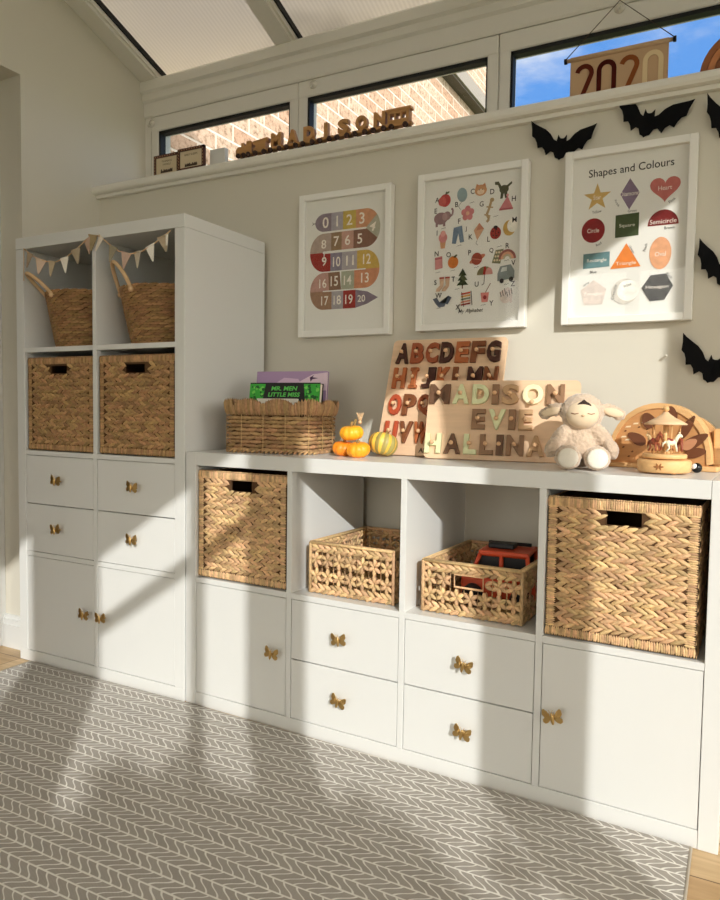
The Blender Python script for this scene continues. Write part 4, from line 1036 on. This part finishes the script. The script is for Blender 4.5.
# books
BX, BYv = BC[0], BC[1]
def book(label, x, y, w, h, th, rgb, lean, rz, deco=None):
    t = thing('book', label, 'book', (x, y, TZ+.010), 0, 'books in the wicker basket', rot=(R(lean), 0, rz))
    cov = mat('cover_%02x%02x%02x' % rgb, rgb, .4, .4)
    mats = [cov]
    b = MB(); b.box(-w/2, w/2, 0, .0018, 0, h); b.box(-w/2, w/2, th-.0018, th, 0, h); b.box(-w/2, -w/2+.002, 0, th, 0, h)
    def mi(c):
        m = mat('ink_%02x%02x%02x' % c, c, .6)
        if m not in mats: mats.append(m)
        return mats.index(m)
    if deco: deco(b, mi, w, h)
    b.build('cover', mats, t)
    b = MB(); b.box(-w/2+.003, w/2-.003, .002, th-.002, .002, h-.003); b.build('pages', mat('book_pages', (236, 230, 214), .9), t); return t
GR, DG = (62, 176, 62), (30, 92, 40)
def green_deco(b, mi, w, h):
    for s in (-1, 1):
        x0 = s*w/2; x1 = s*(w/2-.056)
        b.flat([(x0, h-.085), (x0, h-.004), (x1, h-.004), (x1+s*.012, h-.085)], -.0003, mi(GR))
        r = random.Random(5+s)
        for k in range(26):
            u, v = x0-s*r.uniform(.006, .050), h-r.uniform(.010, .075); q = r.uniform(.003, .008)
            b.flat([(u+q*math.cos(a)*r.uniform(.6, 1.2), v+q*math.sin(a)*r.uniform(.5, 1.1)) for a in [i*math.pi/3 for i in range(6)]], -.0006-k*.00001, mi(DG if k % 3 else (120, 210, 90)))
    b.text('MR. MEN', 0, h-.018, -.0008, 1, mi((96, 200, 90)), offset=.03, height=.0135, wide=.092, shear=.15)
    b.text('LITTLE MISS', 0, h-.037, -.0008, 1, mi((96, 200, 90)), offset=.03, height=.0135, wide=.112, shear=.15)
def purple_deco(b, mi, w, h):
    r = random.Random(9)
    b.flat([(w/2-.12, h-.06), (w/2, h-.06), (w/2, h-.004), (w/2-.05, h-.010), (w/2-.09, h-.03)], -.0003, mi((222, 198, 214)))
    b.flat([(-w/2+.05, h-.05), (w/2-.08, h-.05), (w/2-.10, h-.024), (-w/2+.10, h-.020)], -.0003, mi((206, 178, 206)))
    b.flat([(w/2-.06, h-.020), (w/2-.045, h-.012), (w/2-.05, h-.019), (w/2-.03, h-.022), (w/2-.05, h-.025), (w/2-.056, h-.033)], -.0006, mi((70, 40, 80)))
def jp(x, y):
    v = Matrix.Rotation(R(7), 4, 'Z') @ Vector((x, y, 0)); return BX+v.x, BYv+v.y
x, y = jp(.006, .018); book('large lilac picture book at the back of the wicker basket', x, y, .250, .242, .012, (168, 140, 178), -7, R(5), purple_deco)
x, y = jp(.004, -.022); book('black and bright green boxed book marked MR. MEN LITTLE MISS in the wicker basket', x, y, .246, .205, .022, (24, 26, 28), -8, R(5), green_deco)
def white_deco(b, mi, w, h): b.disc if False else b.flat([(.02+.035*math.cos(a), h-.03+.026*math.sin(a)) for a in [i*math.pi/8 for i in range(9)]], -.0004, mi((206, 150, 96)))
x, y = jp(.005, -.060); book('white topped thin book in front of the black and green one', x, y, .14, .154, .008, (232, 226, 216), -6, R(5), white_deco)

# pumpkins
def pumpkin(label, px, py, r, h, rgb, ribs, stem, tilt=(0, 0), stripe=None, z0=TZ, srgb=(150, 120, 70), name='pumpkin'):
    t = thing(name, label, 'pumpkin', (px, py, z0), 0, 'mini pumpkins in a little heap', rot=(tilt[0], tilt[1], rng.uniform(0, 1)))
    b = MB(); prof = []
    for k in range(13):
        a = math.pi*k/12; rad = r*(math.sin(a)**.8)*(1 if k not in (0, 12) else 0); z = h/2-h/2*math.cos(a)
        if k >= 10: z -= (k-9)*h*.03
        if k <= 2: z += (2-k)*h*.03
        prof.append((max(0, rad), z))
    b.lathe(prof, 64, fr=lambda t_: 1-.11*(1-abs(math.sin(t_*ribs/2)))**2)
    m = mat('pumpkin_%02x%02x%02x%d' % (*rgb, bool(stripe)), rgb, .42, .45, var=.12, vscale=30)
    if stripe:
        nt = m.node_tree; bs = nt.nodes['Principled BSDF']; co = nd(nt, 'ShaderNodeTexCoord'); sp = nd(nt, 'ShaderNodeSeparateXYZ'); nt.links.new(co.outputs['Object'], sp.inputs[0])
        at = math_(nt, 'ARCTAN2', sp.outputs[1], sp.outputs[0]); n = nd(nt, 'ShaderNodeTexNoise', i_Scale=60); nt.links.new(co.outputs['Object'], n.inputs[0])
        w = math_(nt, 'ADD', math_(nt, 'SINE', math_(nt, 'MULTIPLY', at, ribs*1.0)), math_(nt, 'MULTIPLY', n.outputs[0], .9))
        c = ramp_(nt, math_(nt, 'MULTIPLY', math_(nt, 'ADD', w, 1), .4), [(.40, lin(rgb)), (.55, lin(stripe)), (.85, lin(stripe))]); nt.links.new(c, bs.inputs['Base Color'])
    b.build('skin', m, t)
    b = MB(); H_ = h*.93; b.tube([(0, 0, H_-.004), (.001, 0, H_+stem*.5), (.004, .002, H_+stem)], [.0055, .0036, .0045], 7); b.build('stem', mat('pumpkin_stem', srgb, .8), t)
    return t
pumpkin('small orange pumpkin at the left of the heap', 1.230, .145, .033, .044, (246, 146, 36), 9, .006, (R(8), 0))
pumpkin('small orange pumpkin at the front of the heap', 1.300, .112, .034, .045, (252, 164, 34), 9, .007, (R(10), 0))
pumpkin('small bright yellow orange pumpkin sitting on top of the heap', 1.259, .145, .035, .045, (253, 178, 40), 10, .012, (R(6), R(-4)), z0=TZ+.045)
pumpkin('yellow and green striped mini pumpkin at the right of the heap', 1.332, .180, .042, .070, (240, 190, 74), 10, .006, (R(-14), R(10)), stripe=(164, 150, 84), z0=TZ+.004)
pumpkin('small white pumpkin half hidden behind the heap', 1.204, .228, .036, .060, (232, 226, 210), 9, .050, (0, R(8)), srgb=(204, 186, 158))
b = MB()
for k in range(9):
    a = k*.7; b.tube([(0, 0, 0), (.004*math.cos(a), .004*math.sin(a), .016), (.011*math.cos(a), .011*math.sin(a), .033)], [.0022, .0020, .0006], 5)
b.lathe([(.0, 0), (.006, .002), (.006, .007), (.003, .010)], 12)
b.build('raffia_tuft', JUTE, None, (1.273, .165, TZ+.092), ('little tied tuft of raffia behind the top pumpkin', 'tuft'))

# plush lamb doll -----------------------------------------------------
FUR = mat('oat_plush_fur', (202, 180, 158), .95, .05, sheen=.6, bump=1.0, bscale=260, var=.10, vscale=90)
SOFT = mat('cream_plush', (226, 204, 174), .9, .05, sheen=.4)
SOLE = mat('white_plush', (228, 220, 206), .95, .05, sheen=.4, bump=.6, bscale=300)
LB = lowp(1.128, .165, TZ+.001)
lamb = thing('plush_lamb', 'cream plush lamb doll with a sleepy face sitting against the name board', 'soft toy', LB, R(14))
lamb.scale = (1.08, 1.08, 1.05)
b = MB()
E_ = lambda c, r, rot=None: b.ell(c, r, rot, nu=20, nv=14)
RX = lambda a: Matrix.Rotation(R(a), 4, 'X'); RY = lambda a: Matrix.Rotation(R(a), 4, 'Y'); RZ = lambda a: Matrix.Rotation(R(a), 4, 'Z')
E_((0, .004, .050), (.044, .038, .050)); E_((0, .002, .080), (.034, .030, .030))
E_((0, -.004, .126), (.047, .041, .044))                      # hood / head
for s in (-1, 1):
    E_((s*.043, -.012, .072), (.018, .017, .038), RY(s*-38)); E_((s*.062, -.026, .045), (.016, .016, .024), RY(s*-20))     # arms
    E_((s*.026, -.045, .024), (.021, .042, .021), RZ(s*8)); E_((s*.030, -.082, .027), (.028, .018, .027))        # legs and feet
    E_((s*.058, .002, .132), (.026, .009, .015), RY(s*12)); E_((s*.077, .000, .124), (.018, .007, .014), RY(s*28)) # ears
o = b.build('body', FUR, lamb)
rm = o.modifiers.new('r', 'REMESH'); rm.mode = 'VOXEL'; rm.voxel_size = .0024; rm.use_smooth_shade = True
sm = o.modifiers.new('s', 'SMOOTH'); sm.factor = .5; sm.iterations = 4
tx = bpy.data.textures.new('fur', 'CLOUDS'); tx.noise_scale = .006; tx.noise_depth = 2
dm = o.modifiers.new('d', 'DISPLACE'); dm.texture = tx; dm.strength = .006; dm.mid_level = .5; dm.texture_coords = 'LOCAL'
b = MB(); b.ell((0, -.023, .122), (.036, .031, .033), nu=28, nv=18); b.build('face', SOFT, lamb)
b = MB(); b.ell((0, -.0545, .119), (.0034, .003, .0026), nu=10, nv=8); b.build('nose', mat('nose_thread', (206, 176, 140), .7), lamb)
for s in (-1, 1):
    b = MB(); b.tube([(s*(.0170+q*.0075), -.023-.031*math.sqrt(max(0, 1-((.017+q*.0075)/.036)**2-(.0015/.033)**2))-.0004, .1225+.0018*abs(q)) for q in (-1, -.5, 0, .5, 1)], .0011, 6); b.build('closed_eye', mat('eye_thread', (150, 110, 84), .8), lamb)
    b = MB(); b.ell((s*.030, -.098, .027), (.0215, .006, .0215), nu=20, nv=12); b.build('foot_sole', SOLE, lamb)
    b = MB(); b.ell((s*.067, -.006, .127), (.022, .004, .0095), RY(s*16), nu=14, nv=8); b.build('inner_ear', SOFT, lamb)
b = MB()
for k in range(9):
    a = -1.1+k*.27; b.lens((.002+.010*math.sin(a), -.0400, .1490-.0012*abs(k-4)), (math.sin(a)*.9, -.45, -.5), (0, -1, .6), .018, .009, .004)
b.build('hair_tuft', mat('dark_hair', (52, 36, 30), .8), lamb)
b = MB(); b.tube([(.047+.006*math.cos(t_), -.040, .040+.006*math.sin(t_)) for t_ in [k*math.pi/4 for k in range(9)]], .001, 5); b.box(.046, .056, -.041, -.0395, .006, .034)
b.build('ribbon_tag', mat('tag_brown', (70, 40, 40), .8), lamb)

# hedgehog puzzle box ---------------------------------------------------
HG = lowp(1.180, .262, TZ+.0005)
hog = thing('hedgehog_toy', 'round backed wooden hedgehog toy box with leaf shaped spines behind the carousel', 'wooden toy', HG, R(-8))
HW, HHh = .225, .150
arch = [(HW/2-HW/2*math.cos(R(a)), .016+(HHh-.016)*math.sin(R(a))**.9) for a in range(0, 181, 9)]
def stepped(scale, dx):
    return [((x-HW/2)*scale+HW/2+dx, z*scale) for x, z in arch]
b = MB(); b.prism([(0, 0)]+arch+[(HW, 0)], .0, .012); b.build('front_panel', wood_mat('hedgehog_wood', (206, 150, 96), .85), hog)
b = MB()
for k in range(len(arch)-1):
    (x0, z0), (x1, z1) = arch[k], arch[k+1]
    def sc(x, z, q): return ((x-HW/2)*q+HW/2, z*q)
    a0, a1, c0, c1 = sc(x0, z0, 1.06), sc(x1, z1, 1.06), sc(x0, z0, .975), sc(x1, z1, .975)
    b.add([(a0[0], -.004, a0[1]), (a1[0], -.004, a1[1]), (c1[0], -.004, c1[1]), (c0[0], -.004, c0[1]), (a0[0], .060, a0[1]), (a1[0], .060, a1[1]), (c1[0], .060, c1[1]), (c0[0], .060, c0[1])],
          [(0, 3, 2, 1), (4, 5, 6, 7), (0, 1, 5, 4), (3, 7, 6, 2)]+([(0, 4, 7, 3)] if k == 0 else [])+([(1, 2, 6, 5)] if k == len(arch)-2 else []))
b.build('arched_rim', BEECH, hog)
b = MB(); b.box(-.008, HW+.022, -.010, .066, 0, .012, bev=.003); b.build('base', BEECH, hog)
b = MB(); b.prism([((x-HW/2)*.93+HW/2+.035, z*.9) for x, z in [(0, 0)]+arch+[(HW, 0)]], .066, .090); b.build('back_panel', BEECH, hog)
for k, sgn in enumerate((.62, .40)):
    b = MB(); b.box(HW+.004, HW+.038+k*.012, .030, .066, .012, .100-.042*k, bev=.004); b.build('side_step', BEECH, hog)
SPB = wood_mat('walnut_leaf', (112, 66, 40), .8); SPL = wood_mat('ash_leaf', (196, 140, 104), .85)
cxh, czh = .135, .030
for k, (a, r0_, r1_, w, m) in enumerate([(12, .040, .088, .024, SPB), (33, .038, .105, .026, SPB), (34, .040, .078, .022, SPL), (60, .050, .115, .020, SPB), (88, .080, .122, .032, SPB), (118, .078, .118, .030, SPB), (150, .060, .108, .026, SPB)]):
    c, q = math.cos(R(a)), math.sin(R(a)); L_ = r1_-r0_; pts = []
    for j in range(16):
        t_ = 2*math.pi*j/16; lx = L_/2*math.cos(t_); ly = w/2*math.sin(t_)*(1-.25*math.cos(t_)); lx += (r0_+r1_)/2
        pts.append((cxh+lx*c-ly*q, czh+lx*q+ly*c))
    b = MB(); b.prism(pts, -.004-.0008*(k % 3), -.0002); b.build('spine', m, hog)
b = MB()
for u, v in [(.040, .100), (.058, .108), (.078, .112), (.098, .112), (.030, .075), (.040, .068)]: b.prism([(u-.007, v-.002), (u-.003, v+.002), (u+.007, v+.003), (u+.006, v-.001)], -.0012, 0)
b.build('pale_dash', mat('pale_paint', (236, 214, 178), .6), hog)
b = MB()
for u, v in [(.034, .090), (.060, .060), (.052, .040), (.070, .078), (.030, .050), (.066, .100), (.044, .028), (.086, .096)]: b.prism([(u-.003, v-.002), (u, v+.002), (u+.004, v+.001), (u+.001, v-.002)], -.0014, 0)
b.build('dark_dash', SPB, hog)

# carousel -------------------------------------------------------------
CA = lowp(1.322, .128, TZ+.0005)
car = thing('music_carousel', 'small wooden music box carousel with horses under a pointed roof', 'carousel', CA, 0)
b = MB(); b.lathe([(.052, .003), (.056, .006), (.057, .027), (.054, .031), (0, .031)], 48)
for k in range(4): b.ell((.042*math.cos(k*math.pi/2+.6), .042*math.sin(k*math.pi/2+.6), .0035), (.006, .006, .0035), nu=10, nv=6)
b.build('base', BEECH, car)
b = MB(); b.lathe([(.046, .0335), (.047, .036), (.047, .042), (.045, .044), (0, .044)], 40); b.lathe([(.018, .044), (.017, .050), (0, .051)], 24); b.lathe([(.010, .031), (.010, .034)], 16); b.build('turntable', BEECH, car)
b = MB(); b.lathe([(.0045, .050), (.0045, .112)], 10); b.build('centre_post', BEECH, car)
b = MB(); b.lathe([(0, .108), (.044, .108), (.046, .110), (.034, .117), (.020, .124), (.008, .133), (.005, .137)], 40); b.build('roof', wood_mat('pale_roof', (226, 190, 150), .9), car)
b = MB(); b.lathe([(.003, .135), (.0035, .139)], 10); b.ell((0, 0, .1435), (.0068, .0068, .0068)); b.build('finial', BEECH, car)
def horse(a, rgb, nm):
    h = MB(); r_ = .031; h.T = Matrix.Translation((r_*math.cos(a), r_*math.sin(a), .0)) @ Matrix.Rotation(a+math.pi/2, 4, 'Z')
    h.ell((0, 0, .070), (.0125, .0062, .0072)); h.tube([(.008, 0, .072), (.013, 0, .081), (.0165, 0, .086)], [.0052, .0042, .0036], 8); h.ell((.0195, 0, .085), (.0062, .0032, .0036), RY(28))
    for x, z in ((-.009, -.010), (-.006, -.009), (.007, -.009), (.010, -.006)):
        s = -1 if x in (-.009, .007) else 1; h.tube([(x, s*.003, .067), (x+.003, s*.0036, .058), (x+(.004 if x > 0 else -.003), s*.0036, .050)], [.0030, .0021, .0019], 6)
    h.tube([(-.012, 0, .072), (-.018, 0, .068), (-.020, 0, .060)], [.0022, .0024, .001], 6)
    h.ell((.0175, .002, .0905), (.0012, .001, .0028), nu=6, nv=5); h.ell((.0175, -.002, .0905), (.0012, .001, .0028), nu=6, nv=5)
    h.T = Matrix.Identity(4); o = h.build('horse', mat(nm, rgb, .5), car)
    p = MB(); p.tube([(r_*math.cos(a), r_*math.sin(a), .044), (r_*math.cos(a), r_*math.sin(a), .109)], .0012, 8); p.build('pole', BEECH, car)
    s = MB(); s.T = Matrix.Translation((r_*math.cos(a), r_*math.sin(a), 0)) @ Matrix.Rotation(a+math.pi/2, 4, 'Z'); s.ell((-.001, 0, .0745), (.0055, .0066, .0036)); s.T = Matrix.Identity(4)
    s.build('saddle', mat('saddle_red', (150, 60, 50), .5), o)
for k, (c, nm) in enumerate([((206, 176, 130), 'horse_cream'), ((150, 78, 52), 'horse_chestnut'), ((234, 226, 196), 'horse_white'), ((140, 70, 48), 'horse_bay'), ((196, 120, 80), 'horse_tan')]):
    horse(R(-70+72*(k-2)+10), c, nm)
b = MB(); b.T = Matrix.Translation((-.006, -.0565, .017))
for a in range(6): b.lens((.006*math.cos(a*1.05), 0, .004*math.sin(a*1.05)), (math.cos(a*1.05), 0, math.sin(a*1.05)), (0, -1, 0), .010, .004, .0016)
b.T = Matrix.Identity(4); b.build('engraved_flower', mat('burnt_wood', (150, 96, 50), .7), car)
b = MB(); b.ell((0, 0, .0115), (.0115, .0115, .0115), nu=24, nv=16); bl = b.build('black_ball', mat('black_enamel', (16, 16, 18), .2), None, lowp(1.384, .190, TZ), ('little black and white ball beside the carousel on the low unit', 'ball'))
b = MB(); b.ell((-.0045, -.0055, .0145), (.0072, .0072, .0068), nu=16, nv=10); b.build('white_patch', mat('white_enamel', (240, 236, 226), .25), bl)

# ================================================================== on the window ledge
SZL = 1.762
WT = wood_mat('train_wood', (186, 138, 86), .8)
WHL = mat('dark_wheel', (60, 36, 26), .6)
yT = .392; x0 = .644; pit = .0745
def wheels(parent, xs):
    for x in xs:
        for yy in (-.014, .014):
            b = MB(); b.T = Matrix.Translation((x, yy, .0085)) @ Matrix.Rotation(R(90), 4, 'X'); b.lathe([(0, -.003), (.0085, -.003), (.0085, .003), (0, .003)], 14); b.T = Matrix.Identity(4); b.build('wheel', WHL, parent)
def wagon(x, label, name):
    t = thing(name, label, 'toy train', (x, yT, SZL), 0, 'wooden name train on the ledge'); return t
t = wagon(x0+.034, 'wooden toy steam engine at the left end of the name train', 'toy_engine')
b = MB(); b.prism([(-.034, .010), (.034, .010), (.034, .052), (.030, .055), (.012, .055), (.012, .040), (.006, .040), (.002, .040), (0, .052), (-.010, .052), (-.010, .040), (-.026, .040), (-.034, .030)], -.011, .011); b.build('engine_body', WT, t); wheels(t, (-.020, .002, .022))
t = wagon(x0+pit+.030, 'wooden tender wagon with cut windows right behind the toy engine', 'toy_wagon')
b = MB(); b.prism([(-.030, .010), (.030, .010), (.030, .020), (.022, .020), (.022, .042), (.030, .046), (.030, .056), (-.030, .050), (-.030, .040), (-.020, .038), (-.020, .030), (-.030, .026)], -.011, .011); b.build('wagon_body', WT, t); wheels(t, (-.018, .018))
for i, ch in enumerate('MADISON'):
    x = x0+.150+i*.0655+.018; t = wagon(x, 'wooden train wagon carrying the letter %s on the window ledge' % ch, 'letter_wagon')
    b = MB(); b.box(-.031, .031, -.012, .012, .010, .020, bev=.002); b.tube([(.030, 0, .014), (.036, 0, .014)], .002, 6); b.build('wagon_base', WT, t); wheels(t, (-.018, .018))
    vs, fs, dim = text_data(ch, .05, .02, .05); s = MB(); w_ = .014 if ch == 'I' else .042
    zs = sorted(v.z for v in vs)
    s.add([(v.x*w_/dim[0], -(v.z)/(zs[-1]-zs[0])*.018, .0196+(v.y+dim[1]/2)*.046/dim[1]) for v in vs], fs); s.build('letter', WT, t)
t = wagon(x0+.630, 'wooden train carriage with three windows at the right end of the name train', 'toy_carriage')
b = MB()
for a, c, d, e in ((-.040, .034, .010, .030), (-.040, .034, .048, .056), (-.040, -.032, .030, .048), (-.016, -.011, .030, .048), (.005, .010, .030, .048), (.024, .034, .030, .048)): b.box(a, c, -.011, .011, d, e)
b.box(-.045, .040, -.013, .013, .056, .064, bev=.002); b.box(.034, .042, -.008, .008, .012, .018); b.build('carriage_body', WT, t); wheels(t, (-.024, .024))
# small framed verses
def card(x, y, label, rows_, rz):
    t = thing('framed_verse', label, 'picture', (x, y, SZL), rz, 'small framed verses on the ledge')
    w, h = .124, .080
    b = MB()
    for a, c, d, e in ((-w/2, -w/2+.010, 0, h), (w/2-.010, w/2, 0, h), (-w/2, w/2, 0, .010), (-w/2, w/2, h-.010, h)): b.box(a, c, -.006, .006, d, e)
    b.build('frame', mat('brown_frame', (84, 50, 40), .6), t)
    b = MB(); mts = [mat('verse_paper', (206, 190, 160), .8), mat('verse_ink', (70, 56, 44), .8), mat('verse_dot', (190, 150, 110), .8)]
    b.box(-w/2+.008, w/2-.008, -.003, .004, .008, h-.008)
    for k in range(9): b.flat([(-w/2+.006+k*.012, h-.0065), (-w/2+.010+k*.012, h-.0065), (-w/2+.010+k*.012, h-.0035), (-w/2+.006+k*.012, h-.0035)], -.0062, 2)
    for k in range(6): b.flat([(-w/2+.0035, .012+k*.011), (-w/2+.0065, .012+k*.011), (-w/2+.0065, .016+k*.011), (-w/2+.0035, .016+k*.011)], -.0062, 2); b.flat([(w/2-.0065, .012+k*.011), (w/2-.0035, .012+k*.011), (w/2-.0035, .016+k*.011), (w/2-.0065, .016+k*.011)], -.0062, 2)
    for k, (tx_, wd) in enumerate(rows_): b.text(tx_, 0, h-.024-k*.012, -.0034, 1, 1, height=.007, wide=wd)
    r = random.Random(len(rows_))
    for k in range(9): u = -.026+k*.0065; b.flat([(u-.004, .014), (u+.004, .014), (u+.003, .020+r.uniform(0, .008)), (u-.002, .022+r.uniform(0, .006))], -.0034, 1)
    b.build('verse_sheet', mts, t); return t
card(.296, .412, 'small brown framed verse at the far left of the window ledge', [('TWINKLE', .050), ('TWINKLE', .040)], 0)
card(.428, .398, 'small brown framed picture overlapping the one to its left', [('BABY SLEEPS', .060)], 0)
b = MB(); b.box(-.035, .035, -.010, .010, 0, .078, bev=.002); b.build('white_block', WHITE, None, (.512, .45, SZL), ('plain white block standing behind the small framed pictures on the ledge', 'block'))

# 2020 banner
bn = thing('banner', 'beige felt banner reading 2020 hanging on a cord in the right window', 'banner', (1.880, .610, 2.108))
b = MB(); b.box(-.139, .139, -.0012, .0012, -.400, -.138); b.tube([(-.139, 0, -.140), (.139, 0, -.140)], .0075, 10)
b.build('cloth', mat('beige_felt', (196, 164, 130), .95, .05, bump=.3, bscale=500), bn)
b = MB(); b.tube([(-.157, 0, -.140), (0.157, 0, -.140)], .0058, 12); b.build('rod', wood_mat('rod_wood', (190, 160, 130), .85), bn)
for s in (-1, 1): b = MB(); b.tube([(s*.150, 0, -.140), (s*.158, 0, -.140)], .0082, 12); b.build('cord_binding', BLACK, bn)
b = MB(); b.tube([(-.153, -.004, -.136), (0, -.004, .002), (.153, -.004, -.136)], .0014, 6); b.build('cord', mat('dark_cord', (60, 44, 34), .8), bn)
def arcpts(cx_, cz, r, a0, a1, n=10): return [(cx_+r*math.cos(R(a0+(a1-a0)*k/n)), cz+r*math.sin(R(a0+(a1-a0)*k/n))) for k in range(n+1)]
def stroke(pts, w, m, name, parent, y):
    b = MB(); n = len(pts); Lp, Rp = [], []
    for i in range(n):
        a = pts[max(0, i-1)]; c = pts[min(n-1, i+1)]; L_ = math.hypot(c[0]-a[0], c[1]-a[1]); nx, nz = -(c[1]-a[1])/L_*w/2, (c[0]-a[0])/L_*w/2
        Lp.append((pts[i][0]+nx, pts[i][1]+nz)); Rp.append((pts[i][0]-nx, pts[i][1]-nz))
    for i in range(n-1): b.prism([Lp[i], Lp[i+1], Rp[i+1], Rp[i]], y, y+.0016)
    return b.build(name, m, parent)
FZ = [mat('felt_maroon', (92, 40, 28), .95, .05), mat('felt_oxblood', (74, 26, 22), .95, .05), mat('felt_rust', (138, 78, 42), .95, .05), mat('felt_cream', (222, 200, 158), .95, .05)]
zt = -.166
for i, (u, m, k) in enumerate([(-.097, FZ[0], '2'), (-.032, FZ[1], '0'), (.032, FZ[2], '2'), (.098, FZ[3], '0')]):
    r = .0215
    if k == '2': pts = arcpts(u, zt-r, r, 165, -25)+[(u-.004, zt-.085), (u-.020, zt-.118), (u-.020, zt-.122), (u+.026, zt-.122)]
    else: pts = [(u-r, zt-.100)]+arcpts(u, zt-r, r, 180, 0)+[(u+r, zt-.100)]+arcpts(u, zt-.100, r, 0, -180)
    stroke(pts, .0135, m, 'numeral', bn, -.0034)
# suction hooks on the window head
def hook(x, z, label, y=.650):
    b = MB(); b.T = Matrix.Translation((x, y, z)) @ Matrix.Rotation(R(90), 4, 'X'); b.lathe([(0, 0), (.016, 0), (.015, .003), (.007, .006), (.006, .010), (0, .011)], 24); b.T = Matrix.Identity(4)
    b.tube([(x, y-.008, z), (x, y-.012, z-.014), (x, y-.017, z-.020), (x, y-.022, z-.014)], .0025, 8)
    b.build('wall_hook', mat('clear_white_plastic', (214, 210, 200), .2, .5), None, None, (label, 'hook', 'suction hooks over the windows'))
hook(1.873, 2.112, 'small white hook holding the cord of the 2020 banner')
hook(.787, 2.100, 'small white hook over the frame between the left and middle windows')
hook(-.022, 2.096, 'small white hook over the left end of the left window')
# round wooden stacking rainbow at the right end
t = thing('wooden_rainbow', 'striped wooden rainbow toy at the right end of the window ledge', 'wooden toy', (2.226, .44, SZL), 0)
for k, c in enumerate([(150, 92, 52), (186, 120, 74), (128, 74, 42), (196, 138, 96), (116, 66, 38), (170, 110, 70)]):
    r1 = .112-k*.017; r2 = r1-.0155; pts = arcpts(0, 0, r1, 0, 180, 20)+arcpts(0, 0, r2, 180, 0, 20); b = MB(); b.prism(pts, -.020, .020); b.build('arch', wood_mat('arch_%d' % k, c, .85), t)
